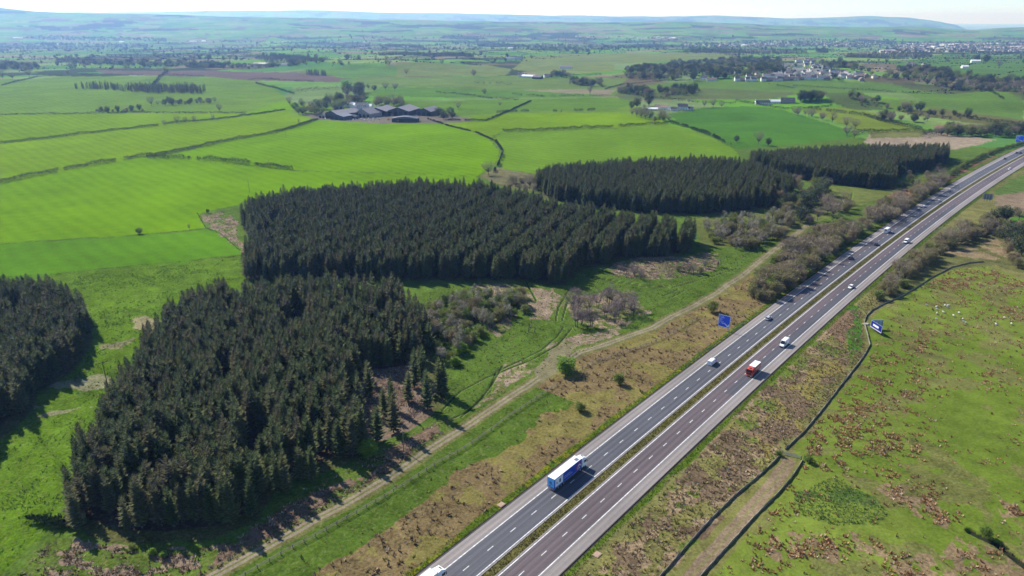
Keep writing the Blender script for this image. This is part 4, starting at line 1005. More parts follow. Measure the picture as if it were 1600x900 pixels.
# ---------------------------------------------------------------- single trees of the middle distance
for (x, y, kd, sc, lb) in [
    (257, 197, 'bare', .9, 'leafless tree at the left end of the field tree row'), (277, 193, 'bare', 1.25, 'broadest leafless tree of the field tree row'),
    (290, 192, 'bare', 1.0, 'leafless tree just right of the broadest in the field row'), (304, 191, 'bare', 1.0, 'leafless tree at the right end of the field tree row'),
    (333, 186, 'bare', .8, 'slim leafless tree right of the field tree row'), (343, 175, 'bare', 1.4, 'rounded leafless tree above the field tree row'),
    (237, 166, 'bare', 1.6, 'leafless tree beside the dark thicket in the left pasture'), (336, 160, 'bare', 1.2, 'small tree on the thin hedge end in the left pasture'),
    (262, 116, 'oak', 2.4, 'yellow green tree at the head of the hedge in the top left pasture'), (107, 117, 'bare', 1.5, 'tiny leafless tree on the top left hedge'),
    (5, 124, 'bare', 2.4, 'leafless tree nearest the left edge on the top hedge'), (20, 124, 'bare', 2.3, 'leafless tree second from the left edge on the top hedge'), (46, 121, 'bare', 2.6, 'dark leafless tree at the bend of the top left hedge'),
    (465, 175, 'bare', .8, 'thin leafless tree in the field corner left of the farm'), (467, 192, 'bare', .6, 'small leafless tree on the hedge left of the farm'),
    (453, 165, 'bare', 1.7, 'tall leafless tree at the left edge of the farm trees'),
    (716, 171, 'bare', 1.4, 'lone leafless tree in the pasture right of the last barn'), (781, 166, 'bare', .9, 'lone leafless tree further right of the last barn'),
    (635, 117, 'bare', 1.8, 'small round tree in the pale pasture behind the farm'), (585, 142, 'dark', 1.2, 'dark tree right of the farm wood'),
    (602, 141, 'bare', 2.0, 'leafless tree first of a pair behind the farm'), (617, 142, 'bare', 2.0, 'leafless tree second of a pair behind the farm'), (576, 139, 'oak', 1.1, 'small tree behind the farm house'),
    (740, 119, 'copper', 1.7, 'yellow bushy tree behind the lane in the middle'), (757, 148, 'oak', 1.2, 'small tree on the hedge beyond the farm'),
    (922, 146, 'purple', 2.0, 'purple bare tree clump at the left end of the green bank'), (1010, 152, 'purple', 1.9, 'purple bare tree on the green bank behind the cottages'),
    (995, 168, 'dark', 1.5, 'dark round tree left of the white cottages'), (1014, 166, 'dark', 1.9, 'tallest dark tree behind the white cottages'), (987, 170, 'dark', 1.1, 'smaller dark tree at the garden end of the cottages'),
    (1100, 168, 'bare', 1.5, 'leafless tree right of the white cottages'), (1114, 168, 'bare', 1.6, 'slim leafless tree second right of the white cottages'), (1127, 168, 'bare', 1.3, 'leafless tree third right of the white cottages'),
    (1323, 213, 'purple', 2.0, 'purple bare tree at the low corner of the deep green field'), (1335, 216, 'bare', 1.2, 'small bare tree next to the purple one at the field corner'),
    (1300, 192, 'bare', 1.7, 'round bare tree on the slanting hedge'), (1322, 200, 'bare', 1.8, 'first of two bare trees low on the slanting hedge'), (1336, 202, 'bare', 1.7, 'second of two bare trees low on the slanting hedge'),
    (1185, 226, 'bare', 1.5, 'bare tree behind the far spruce block'), (1200, 228, 'dark', .8, 'dark shrub behind the far spruce block'), (1150, 222, 'dark', .7, 'small dark shrub at the hedge end near far spruces'),
    (1312, 99, 'dark', 2.2, 'round dark tree on the plain below the long dark wood'), (1540, 98, 'dark', 2.6, 'dark tree right of a small white cottage at the right'), (1526, 97, 'dark', 2.0, 'dark tree beside a small white cottage at the right'),
    (1560, 107, 'purple', 3, 'low purple bare trees in the right hand pasture')]:
    p = pix(x, y); plant('field_tree', kd, p, sc, lb, 'tree')
belt([(985, 178), (1010, 176), (1045, 184), (1048, 193), (1020, 190), (990, 184)], 6, 16, ['bare', 'bare', 'olive', 'oak'], 'lane_tree', 'brown or yellow green tree lining the lane to the white cottages', 'tree', 'trees along the cottage lane', 1.2, 1.7)
belt([(1225, 176), (1285, 182), (1290, 190), (1240, 182)], 5, 10, ['bare'], 'lane_tree', 'leafless tree in the row on the slanting hedge below the dark roofed cottage', 'tree', 'trees on the slanting hedge', 1.0, 1.5)
belt([(1248, 156), (1290, 154), (1286, 158), (1250, 160)], 7, 16, ['dark', 'bare', 'oak'], 'wood_tree', 'mixed tree in the small wood behind the dark roofed cottage', 'tree', 'small hill wood', 1.3, 1.9)
belt([(460, 170), (500, 161), (575, 157), (580, 161), (535, 170), (515, 178), (495, 182), (465, 180)], 7, 46, ['oak', 'oak', 'copper', 'bare', 'dark'], 'farm_tree', 'green or copper tree in the wood sheltering the farm', 'tree', 'trees sheltering the farm', 1.2, 1.7)
belt([(536, 146), (566, 143), (570, 152), (540, 155)], 9, 9, ['dark', 'bare'], 'farm_tree', 'tall dark tree behind the farm roofs', 'tree', 'tall dark farm trees', 1.7, 2.3)
belt([(585, 163), (628, 161), (630, 168), (590, 170)], 8, 14, ['bare', 'copper', 'oak'], 'farm_tree', 'tree growing right behind the two big sheds', 'tree', 'trees behind the big sheds', 1.3, 1.9)
belt([(682, 180), (712, 178), (715, 185), (690, 188)], 7, 9, ['olive', 'dark'], 'farm_bush', 'dark bush right of the last barn', 'shrub', 'bushes right of the last barn', .9, 1.3)
belt([(235, 166), (262, 166), (335, 162), (330, 158), (270, 162)], 7, 26, ['olive', 'dark', 'bare'], 'thicket_bush', 'dark bush in the thicket crossing the left pasture', 'shrub', 'pasture thicket bushes', .7, 1.1)
belt([(150, 174), (180, 172), (225, 171), (226, 175), (160, 177)], 7, 14, ['dark', 'olive'], 'thicket_bush', 'dark bush of the low clump on the left hedge', 'shrub', 'clump bushes on the left hedge', .6, 1.0)

# ---------------------------------------------------------------- distant woods, hedges and copses
def scatter_px(polys, dens_px, n):
    out = []
    for poly_ in polys:
        P = pixl(poly_); lo, hi = P[:, :2].min(0), P[:, :2].max(0)
        A = 0.5 * abs(sum(P[i][0] * P[(i + 1) % len(P)][1] - P[(i + 1) % len(P)][0] * P[i][1] for i in range(len(P)))); k = min(n, int(A * dens_px))
        q = lo + RS.rand(int(k * 3) + 20, 2) * (hi - lo); q = q[inpoly(q[:, 0], q[:, 1], P)][:k]; out.append(q)
    return np.concatenate(out)
CONIF = [[(115, 139), (158, 140), (186, 142), (185, 138), (150, 136)], [(186, 143), (240, 146), (318, 147), (322, 143), (300, 139), (200, 138)],
         [(400, 92), (440, 88), (475, 90), (490, 95), (522, 97), (500, 101), (440, 99), (405, 96)], [(1320, 92), (1450, 90), (1455, 84), (1330, 87)], [(1060, 82), (1130, 84), (1260, 84), (1262, 79), (1080, 78)],
         [(1480, 82), (1590, 85), (1596, 80), (1500, 79)], [(600, 74), (662, 76), (662, 73), (602, 71)], [(1560, 152), (1660, 156), (1660, 145), (1565, 144)], [(1275, 82), (1293, 83), (1293, 79), (1276, 79)],
         [(590, 87), (740, 90), (740, 88), (592, 86)], [(88, 98), (150, 99), (150, 96), (90, 95)], [(62, 71), (85, 72), (85, 70), (64, 69)], [(478, 118), (510, 119), (510, 116), (480, 116)]]
LEAFY = [[(975, 122), (1000, 126), (1090, 126), (1165, 124), (1170, 116), (1100, 108), (1040, 104), (980, 112)], [(1040, 104), (1200, 110), (1220, 98), (1180, 94), (1050, 98)],
         [(1165, 118), (1215, 120), (1225, 106), (1180, 104)], [(1375, 124), (1430, 128), (1560, 150), (1600, 155), (1600, 148), (1500, 138), (1440, 122), (1390, 117)],
         [(1290, 108), (1335, 112), (1340, 104), (1280, 100)], [(-20, 108), (60, 110), (60, 105), (-20, 100)], [(800, 78), (880, 82), (980, 78), (1060, 76), (1050, 72), (800, 72)], [(30, 62), (260, 66), (260, 62), (60, 58)],
         [(1400, 112), (1480, 130), (1600, 140), (1600, 132), (1500, 120), (1440, 110)], [(740, 72), (800, 76), (820, 72), (760, 69)], [(100, 102), (300, 106), (480, 103), (480, 99), (280, 100), (120, 98)],
         [(-20, 75), (230, 74), (230, 70), (-20, 71)], [(860, 122), (893, 123), (893, 117), (862, 118)], [(890, 134), (940, 136), (938, 130), (895, 128)], [(960, 148), (1080, 150), (1080, 144), (965, 143)],
         [(1320, 158), (1370, 164), (1372, 158), (1330, 152)], [(1400, 176), (1440, 178), (1440, 172), (1405, 171)], [(1360, 190), (1450, 193), (1450, 188), (1370, 186)], [(1460, 212), (1560, 216), (1620, 212), (1620, 204), (1480, 206)]]
cq = scatter_px(CONIF, 0.02, 900); 
instancer('distant_conifers', onground(cq), [(protos[k][1], protos[k][2]) for k in sorted(protos)], (.5, .95, None), 'dark conifer strips standing far off among the fields', tilt=0.02)
lq = scatter_px(LEAFY, 0.0065, 620)
# field trees in lines along the boundaries of the far patchwork and in random copses
def inv_patch(u, v):
    a = R(24); v0 = v; u0 = u - 0.5 * (np.floor(v) % 2); X = (u0 * 250) * math.cos(a) - (v0 * 190) * math.sin(a); Y = (u0 * 250) * math.sin(a) + (v0 * 190) * math.cos(a)
    tx, ty = X.copy(), Y.copy()
    for _ in range(8):
        X = tx - (fbm(X / 800, Y / 800, 41, 3) - 0.5) * 360; Y = ty - (fbm(X / 800, Y / 800, 42, 3) - 0.5) * 360
    return X, Y
def edge_points(n, rmin, rmax):
    u = RS.uniform(-30, 50, n); v = RS.uniform(-12, 60, n); h = RS.rand(n) < .5
    vv = np.where(h, np.floor(v) + 0.004, v); uu = np.where(h, u, np.floor(u))
    X, Y = inv_patch(uu, vv); r = np.hypot(X, Y); k = (r > rmin) & (r < rmax) & (np.abs(np.arctan2(X, Y)) < R(50)); cover = fbm(X / 300, Y / 300, 66, 3)
    return X[k], Y[k], cover[k]
X, Y, cv = edge_points(60000, 1500, 6500); k = (cv > .5); ex = np.column_stack([X[k], Y[k]])
keep = np.array([True] * len(ex)); pr = None
def clear_of(P, polys):
    k = np.ones(len(P), bool)
    for q in polys:
        W = pixl(q); k &= ~inpoly(P[:, 0], P[:, 1], W)
    return k
OPEN = [[(-300, 120), (60, 112), (260, 104), (535, 104), (560, 104), (620, 104), (800, 100), (980, 83), (1180, 92), (980, 108), (960, 122), (1060, 127), (1340, 127), (1600, 158), (1600, 205), (1300, 300), (-300, 300)]]
ex = ex[clear_of(ex, OPEN)][:2300]
rc = np.column_stack([RS.uniform(-6000, 7000, 60000), RS.uniform(1300, 7000, 60000)]); wd = fbm(rc[:, 0] / 500, rc[:, 1] / 350, 51, 4); rc = rc[(wd > .62)]; rc = rc[clear_of(rc, OPEN)][:1500]
allq = np.concatenate([lq, ex, rc])
dist_protos = [pobj[k] for k in pobj if k[1] in (0, 1) and k[0] in ('bare', 'dark', 'oak') and 'tree' in k[2]][:6]
instancer('distant_woodland', onground(allq), [(a[1], a[2]) for a in dist_protos], (.7, 1.7, None), 'far trees and copses lining the hazy fields')
# far hedges: one low ragged mesh
X, Y, cv = edge_points(330000, 1250, 6500); P = np.column_stack([X, Y]); P = P[(cv > .22)]; P = P[clear_of(P, OPEN)]
P = np.repeat(P, 2, 0) + RS.normal(0, 1.6, (len(P) * 2, 2)); Z = terrain(P[:, 0], P[:, 1]) + RS.uniform(.3, 2.6, len(P))
V, F = tri_cloud(np.column_stack([P, Z]), RS.uniform(1.2, 2.4, len(P)), RS)
tag(link('distant_hedge_foliage', np_mesh('distant_hedge_foliage', V, F, [hedge_mat])), 'far field hedges fading into haze', kind='stuff')
# ---------------------------------------------------------------- rough ground cover: tufts with real height
tuft_mat = attr_mat('dry_grass_blades', 0.9, 0.2)
def near_z(x, y):
    z = terrain(x, y); _, o = road_so(x, y)
    return z + ((fbm(x / 17, y / 17, 21, 3) - 0.5) * 1.1 + (fbm(x / 3.2, y / 3.2, 22, 2) - 0.5) * 0.22) * sstep(14.5, 26, np.abs(o))
def tufts(name, P, size, cols, blades, label, spread=0.75):
    """P (n,2); size (n,); cols (n,3)."""
    n = len(P); z = near_z(P[:, 0], P[:, 1]); B = blades
    a = RS.uniform(0, 6.283, (n, B)); s = size[:, None] * RS.uniform(.6, 1.25, (n, B)); lean = RS.uniform(.15, 1.0, (n, B)) * spread
    bx = P[:, 0, None] + np.cos(a) * s * .28; by = P[:, 1, None] + np.sin(a) * s * .28; bz = np.repeat(z[:, None], B, 1) - .05
    tx = bx + np.cos(a) * s * lean; ty = by + np.sin(a) * s * lean; tz = bz + s * np.sqrt(np.clip(1.1 - lean * lean * .7, .1, 2)) * .8
    w = s * .26; px, py = -np.sin(a) * w, np.cos(a) * w
    V = np.stack([np.stack([bx - px, by - py, bz], -1), np.stack([bx + px, by + py, bz], -1), np.stack([tx, ty, tz], -1)], 2).reshape(-1, 3)
    c = np.repeat((cols[:, None, :] * RS.uniform(.7, 1.3, (n, B, 1)))[:, :, None, :], 3, 2).reshape(-1, 3)
    F = np.arange(len(V)).reshape(-1, 3)
    return tag(link(name, np_mesh(name, V, F, [tuft_mat], col=c)), label, kind='stuff')
def pick(n, cols, wts):
    i = RS.choice(len(cols), size=n, p=np.array(wts) / sum(wts)); return np.array(cols)[i]
def rand_in(W, n):
    lo, hi = W[:, :2].min(0), W[:, :2].max(0); q = lo + RS.rand(n, 2) * (hi - lo); return q[inpoly(q[:, 0], q[:, 1], W)]
C_BR = [(0.21, 0.14, 0.075), (0.135, 0.090, 0.052), (0.34, 0.26, 0.15), (0.17, 0.16, 0.045), (0.40, 0.33, 0.22)]
# left bank bracken
side = np.vstack([TRACK_L, [tuple(road_pt(1000, -13)[:2]) + (0,)], [tuple(road_pt(0, -13)[:2]) + (0,)]])
q = rand_in(side, 90000); S_, O_ = road_so(q[:, 0], q[:, 1]); k = (O_ < -16.5) & (O_ > -75) & (S_ < 330) & (dline(q[:, 0], q[:, 1], TRACK_L) > 4.2) & (q[:, 1] > 110)
q, S_, O_ = q[k], S_[k], O_[k]; md = fbm(q[:, 0] / 11, q[:, 1] / 11, 34, 4); bg_ = fbm(q[:, 0] / 60, q[:, 1] / 60, 33, 4)
br = (md + 0.35 * (bg_ - 0.5) > 0.50 - 0.10 * sstep(120, 20, S_)) & ~((-O_ > 33 + 14 * (md - 0.5)) & (S_ < 160))
k = np.where(br, RS.rand(len(q)) < .95, RS.rand(len(q)) < .25); q, br = q[k][:30000], br[k][:30000]
cc = np.where(br[:, None], pick(len(q), C_BR, [5, 3, 2, 2, 1]), pick(len(q), [(0.16, 0.17, 0.03), (0.22, 0.20, 0.06), (0.08, 0.14, 0.02), (0.17, 0.11, 0.05)], [4, 2, 3, 2]))
tufts('bracken', q, RS.uniform(.4, 1.15, len(q)) * np.where(br, 1.0, .8), cc, 7, 'brown bracken and tussocks on the left motorway bank')
# right bank
W = pixl([(885, 950), (985, 960), (1035, 897), (1093, 832), (1152, 770), (1203, 728), (1257, 672), (1310, 608), (1352, 552), (1348, 500), (1385, 470), (1370, 450), (1300, 455), (1240, 520), (1080, 680), (980, 780)])
q = rand_in(W, 60000); S_, O_ = road_so(q[:, 0], q[:, 1]); q = q[(O_ > 17)]; md = fbm(q[:, 0] / 11, q[:, 1] / 11, 34, 4)
md = fbm(q[:, 0] / 4.5, q[:, 1] / 4.5, 36, 4); br = md > .5; k = RS.rand(len(q)) < np.where(br, .9, .5); q, br = q[k][:20000], br[k][:20000]
cc = np.where(br[:, None], pick(len(q), C_BR, [4, 2, 4, 2, 2]), pick(len(q), [(0.22, 0.20, 0.06), (0.30, 0.26, 0.13), (0.13, 0.17, 0.03), (0.16, 0.10, 0.05)], [3, 3, 2, 2]))
tufts('rough_grass', q, RS.uniform(.3, .8, len(q)), cc, 6, 'tan and brown rough grass on the right motorway bank')
# rushes in the pasture: clumps traced in the photograph
PW = pixl([(1362, 500), (1354, 520), (1362, 545), (1354, 570), (1296, 640), (1262, 676), (1258, 722), (1205, 795), (1114, 900), (1066, 970), (1750, 1200), (2200, 700), (1750, 500), (1640, 460), (1560, 424), (1530, 416), (1485, 424), (1432, 452), (1390, 480)])
BL = [(1290, 650, 50, 28, 1), (1250, 690, 30, 20, .9), (1340, 600, 60, 25, .8), (1390, 620, 60, 22, .6), (1370, 655, 60, 28, 1), (1330, 690, 60, 22, .8), (1390, 690, 40, 14, 1), (1300, 720, 60, 14, 1), (1375, 740, 50, 12, .9), (1380, 560, 30, 12, .7),
      (1440, 535, 40, 16, .5), (1545, 592, 24, 8, 1), (1560, 605, 18, 8, 1), (1450, 700, 60, 14, .4), (1420, 775, 45, 14, 1.6), (1470, 800, 30, 12, 1.6), (1215, 820, 30, 20, 1.2), (1240, 845, 35, 16, 1.6), (1290, 850, 40, 16, 1.3), (1250, 870, 40, 14, 1.3),
      (1345, 850, 40, 12, 1), (1390, 870, 30, 10, .8), (1190, 860, 30, 20, 1), (1420, 895, 60, 12, 1.4), (1560, 490, 40, 14, .7), (1500, 470, 50, 8, .5), (1480, 440, 50, 14, 1.2), (1530, 428, 50, 8, 1.2), (1580, 445, 40, 14, 1.2), (1600, 560, 50, 40, .25), (1470, 510, 80, 30, .2), (1430, 590, 60, 40, .3),
      (1270, 780, 30, 10, .5), (1230, 765, 20, 10, .8), (1550, 720, 20, 8, .5), (1360, 705, 40, 10, .8), (1310, 760, 30, 6, .4), (1600, 690, 30, 20, .3), (1590, 800, 20, 20, .9), (1530, 880, 40, 20, 1.2), (1180, 885, 40, 14, .6)]
q = rand_in(PW, 150000); px_, py_ = project((q[:, 0], q[:, 1], 0.0)); den = np.full(len(q), .007)
for (cx, cy, rx, ry, w_) in BL: den += w_ * .72 * np.exp(-(((px_ - cx) / rx) ** 2 + ((py_ - cy) / ry) ** 2) * 1.2)
cl = fbm(q[:, 0] / 3.2, q[:, 1] / 3.2, 88, 3); den *= np.where(cl > .52, 1.8, .12); inv = (px_ > 1000) & (px_ < 1700) & (py_ < 960); k = (RS.rand(len(q)) < den) & inv
q = q[k][:15000]; tufts('rushes', q, RS.uniform(.3, .85, len(q)), pick(len(q), [(0.38, 0.21, 0.095), (0.24, 0.13, 0.06), (0.50, 0.32, 0.17), (0.12, 0.10, 0.035), (0.55, 0.42, 0.28)], [4, 3, 3.5, 1.2, 1.6]), 8, 'brown rush clumps scattered over the right hand pasture', .6)
# sedgy green patch
q = rand_in(pixl([(1242, 772), (1300, 745), (1350, 770), (1392, 800), (1372, 820), (1300, 822), (1240, 802)]), 5000)[:1500]
tufts('green_sedge', q, RS.uniform(.2, .5, len(q)), pick(len(q), [(0.08, 0.15, 0.03), (0.11, 0.18, 0.04), (0.22, 0.24, 0.12)], [4, 3, 1.5]), 6, 'darker green sedge patch in the right hand pasture')
# tussocky meadow on the left and ground of the clearing
W = pixl([(0, 450), (190, 422), (372, 404), (388, 442), (330, 478), (262, 520), (190, 610), (125, 745), (90, 790), (0, 900), (-80, 800), (30, 655), (120, 585), (150, 520), (130, 470)])
q = rand_in(W, 40000); md = fbm(q[:, 0] / 6, q[:, 1] / 6, 71, 3); q = q[RS.rand(len(q)) < sstep(.35, .65, md)][:14000]
tufts('meadow_grass', q, RS.uniform(.25, .6, len(q)), pick(len(q), [(0.07, 0.16, 0.012), (0.11, 0.20, 0.02), (0.26, 0.27, 0.12), (0.05, 0.11, 0.02)], [4, 3, 1, 2]), 5, 'tussocky bright grass between the two spruce blocks', .9)
W = pixl([(640, 470), (690, 446), (880, 448), (915, 422), (1040, 402), (1085, 397), (1110, 400), (1200, 392), (1060, 486), (960, 528), (860, 572), (700, 676), (640, 650), (690, 600)])
q = rand_in(W, 30000); fn = fbm(q[:, 0] / 2.2, q[:, 1] / 2.2, 35, 3); k = RS.rand(len(q)) < .42; q, fn = q[k], fn[k]
sel = np.ones(len(q), bool)
for r_ in RUTS: sel &= dline(q[:, 0], q[:, 1], r_) > .9
q, fn = q[sel][:11000], fn[sel][:11000]
tufts('clearing_grass', q, RS.uniform(.2, .65, len(q)), np.where((fn > .55)[:, None], pick(len(q), [(0.30, 0.22, 0.14), (0.20, 0.14, 0.08), (0.10, 0.15, 0.03)], [3, 2, 2]), pick(len(q), [(0.055, 0.105, 0.014), (0.085, 0.14, 0.02), (0.15, 0.16, 0.04)], [4, 3, 2])), 5, 'green tufts and dead stalks over the clearing by the farm track')
# brash and stumps bottom left
W = pixl([(20, 910), (70, 845), (130, 846), (250, 866), (350, 852), (420, 806), (560, 722), (700, 650), (716, 662), (600, 742), (440, 836), (345, 888), (250, 945), (-40, 960)])
q = rand_in(W, 16000)[:8000]; rw = fbm(q[:, 0] / 5, q[:, 1] / 1.8, 61, 3); q = q[(rw > .46)]
tufts('brash', q, RS.uniform(.3, .9, len(q)), pick(len(q), [(0.34, 0.25, 0.17), (0.20, 0.13, 0.09), (0.44, 0.34, 0.25), (0.09, 0.15, 0.02)], [4, 4, 1.5, 2]), 6, 'pale brash and dead stalks below the near spruce block', .9)
for nm, poly_, lab, n_ in [('felled_debris', [(548, 645), (556, 602), (600, 576), (655, 574), (672, 600), (668, 640), (620, 668), (570, 672)], 'pinkish felling debris on the sunny glade floor', 2600),
                           ('brash_strip', [(312, 335), (345, 328), (372, 345), (374, 380), (394, 378), (386, 398), (345, 368)], 'pale brash beside the middle spruce block', 1500),
                           ('brash_island', [(960, 412), (1010, 402), (1055, 404), (1110, 397), (1126, 414), (1090, 430), (1052, 434), (985, 436), (955, 430)], 'pale brash heaps below the middle spruce edge', 2600)]:
    q = rand_in(pixl(poly_), n_ * 3); q = q[fbm(q[:, 0] / 2.2, q[:, 1] / 2.2, 35, 3) > .46][:n_]
    tufts(nm, q, RS.uniform(.3, .8, len(q)), pick(len(q), [(0.40, 0.30, 0.23), (0.28, 0.19, 0.14), (0.50, 0.40, 0.32), (0.16, 0.11, 0.07)], [4, 3, 2, 2]), 5, lab, 1.0)
# median and outer road edges
s_ = RS.uniform(40, 620, 9000); o_ = RS.uniform(-1.25, 1.25, 9000); x_, y_, _a = road_pt(s_, o_)
tufts('median_grass', np.column_stack([x_, y_]), RS.uniform(.18, .42, 9000), pick(9000, [(0.13, 0.14, 0.03), (0.20, 0.17, 0.07), (0.08, 0.09, 0.025)], [3, 2, 2]), 4, 'olive grass growing in the central reservation')
s_ = RS.uniform(40, 620, 16000); sg = np.where(RS.rand(16000) < .5, -1, 1); o_ = sg * RS.uniform(13.9, 16.0, 16000); x_, y_, _a = road_pt(s_, o_)
tufts('verge_grass', np.column_stack([x_, y_]), RS.uniform(.18, .45, 16000), np.where((sg < 0)[:, None], pick(16000, [(0.10, 0.17, 0.012), (0.30, 0.30, 0.02), (0.06, 0.12, 0.01)], [4, 1.4, 2]), pick(16000, [(0.09, 0.17, 0.012), (0.12, 0.18, 0.02), (0.06, 0.11, 0.015)], [4, 2, 2])), 4, 'bright grass edging the hard shoulders')
# ---------------------------------------------------------------- fences, walls, gates, poles
wood = mat('weathered_timber', (0.20, 0.165, 0.13), noise=0.3, scale=6)
wood_d = mat('dark_timber', (0.10, 0.08, 0.062), noise=0.3, scale=6)
stone = mat('dry_stone', (0.20, 0.18, 0.14), noise=0.4, scale=2.5)
galv = mat('galvanised_steel', (0.45, 0.46, 0.47), rough=0.4, metal=0.8)
def polyline(P, step):
    seg = np.hypot(*np.diff(P[:, :2], axis=0).T); cs = np.concatenate([[0], np.cumsum(seg)]); s = np.arange(0, cs[-1], step)
    return np.column_stack([np.interp(s, cs, P[:, 0]), np.interp(s, cs, P[:, 1])])
post_me = None
def post_fence(px, label, step=3.2, maxp=100, h=1.25, rails=(0.45, 0.8, 1.12)):
    global post_me
    Q = polyline(pixl(px), step)[:maxp]; z = near_z(Q[:, 0], Q[:, 1]); t = thing('post_fence', (Q[0][0], Q[0][1], z[0]), 0, label, 'fence')
    if post_me is None:
        b = MB(); b.cyl((0, 0, -.2), (0, 0, h), .12, .11, 6); post_me = b.mesh('post', [wood])
    for i in range(len(Q)):
        o = link('post', post_me, t, (Q[i][0] - Q[0][0], Q[i][1] - Q[0][1], z[i] - z[0])); o.rotation_euler = (RS.uniform(-.05, .05), RS.uniform(-.05, .05), 0)
    for rz_ in rails:
        b = MB()
        for i in range(len(Q) - 1):
            a_ = Vector((Q[i][0] - Q[0][0], Q[i][1] - Q[0][1], z[i] - z[0] + rz_)); c_ = Vector((Q[i + 1][0] - Q[0][0], Q[i + 1][1] - Q[0][1], z[i + 1] - z[0] + rz_)); b.cyl(a_, c_, .045, .045, 4, 0, False)
        b.build('rail', wood, t)
    return t
post_fence([(345, 925), (430, 873), (520, 824), (600, 777), (680, 727), (740, 692), (800, 650), (850, 616), (876, 598)], 'timber post fence beside the farm track running up to the round bush')
post_fence([(893, 585), (930, 566), (985, 549), (1030, 532), (1060, 515), (1092, 497)], 'timber post fence beyond the round bush curving behind the road sign')
def wall(px, label, name='boundary_wall', h=.68, w=.25):
    Q = polyline(pixl(px), 1.6); z = near_z(Q[:, 0], Q[:, 1]); o0 = Vector((Q[0][0], Q[0][1], z[0])); b = MB(); n = len(Q); d = np.gradient(Q, axis=0); d /= np.linalg.norm(d, axis=1)[:, None]; nn = np.column_stack([-d[:, 1], d[:, 0]])
    prof = [(-w / 2, -.3), (-w / 2 * .8, h * .85), (-w / 4, h), (w / 4, h), (w / 2 * .8, h * .85), (w / 2, -.3)]; vs = []
    for i in range(n):
        for (a_, hh) in prof:
            jj = RS.uniform(-.07, .07); vs.append((Q[i][0] + nn[i][0] * (a_ + jj) - o0.x, Q[i][1] + nn[i][1] * (a_ + jj) - o0.y, z[i] + hh + (RS.uniform(-.12, .12) if hh > 0 else 0) - o0.z))
    fs = [(i * 6 + a_, i * 6 + a_ + 1, (i + 1) * 6 + a_ + 1, (i + 1) * 6 + a_) for i in range(n - 1) for a_ in range(5)]
    b.add(vs, fs); b.add([vs[k] for k in range(6)], [(5, 4, 3, 2, 1, 0)]); b.add(vs[-6:], [(0, 1, 2, 3, 4, 5)])
    o = b.build(name, stone); o.location = o0; return tag(o, label, 'wall')
wall([(1000, 940), (1032, 899), (1062, 866), (1090, 835), (1120, 803), (1150, 772), (1200, 731), (1220, 711)], 'low grey wall from the bottom edge up to the field gate')
wall([(1227, 703), (1257, 674), (1285, 640), (1308, 610), (1332, 580), (1350, 556), (1359, 540), (1355, 522), (1350, 505), (1354, 494), (1362, 486), (1385, 474), (1410, 463), (1437, 447), (1460, 432), (1487, 418), (1512, 412), (1538, 410)], 'long low grey wall bending round the billboard and the pasture')
wall([(1254, 720), (1237, 746), (1200, 788), (1172, 816), (1145, 846), (1118, 874), (1095, 900), (1075, 925)], 'low grey wall on the field side of the grassy farm lane')
def gate(p0, p1, label):
    a_ = pix(*p0); c_ = pix(*p1); L_ = float(np.hypot(*(c_ - a_)[:2])); t = thing('field_gate', (a_[0], a_[1], near_z(a_[0], a_[1])), math.atan2(c_[1] - a_[1], c_[0] - a_[0]), label, 'gate')
    for x_ in (0, L_): b = MB(); b.cyl((x_, 0, -.3), (x_, 0, 1.5), .13, .12, 8); b.build('gatepost', wood, t)
    b = MB()
    for zz in (.3, .5, .7, .92, 1.15): b.box(.2, L_ - .2, -.03, .03, zz - .045, zz + .045)
    for x_ in (.2, L_ / 2, L_ - .26): b.box(x_, x_ + .07, -.02, .02, .28, 1.18)
    b.cyl((.25, 0, .3), (L_ / 2, 0, 1.15), .03, .03, 5); b.build('gate_bars', galv, t)
gate((1222, 710), (1252, 718), 'metal field gate across the head of the grassy lane')
def pole(x, y, h, label, lean=0.0, m=None, arm=True):
    p = pix(x, y); t = thing('power_pole', (p[0], p[1], float(terrain(p[0], p[1]))), 0.6, label, 'pole'); t.rotation_euler = (0, lean, .6)
    b = MB(); b.cyl((0, 0, -.5), (0, 0, h), .15, .11, 8); b.build('post', m or wood_d, t)
    if arm:
        b = MB(); b.box(-.9, .9, -.06, .06, h - .5, h - .38); b.build('crossarm', m or wood_d, t)
        for q_ in (-.8, 0, .8): b = MB(); b.cyl((q_, 0, h - .38), (q_, 0, h - .12), .06, .04, 6); b.build('insulator', mat_white_ins, t)
mat_white_ins = mat('insulator_ceramic', (0.5, 0.48, 0.45), rough=0.3)
pole(168, 601, 9.5, 'wooden power pole standing beside the left edge of the near spruces')
pole(631, 706, 7.5, 'pale wooden pole beside the farm track by the spruces', m=wood, arm=False)
pole(390, 301, 9.5, 'wooden power pole above the corner of the middle spruces')
pole(421, 264, 9.5, 'wooden power pole at the end of the hawthorn row')
pole(447, 214, 9, 'wooden power pole far out in the bright field below the farm')
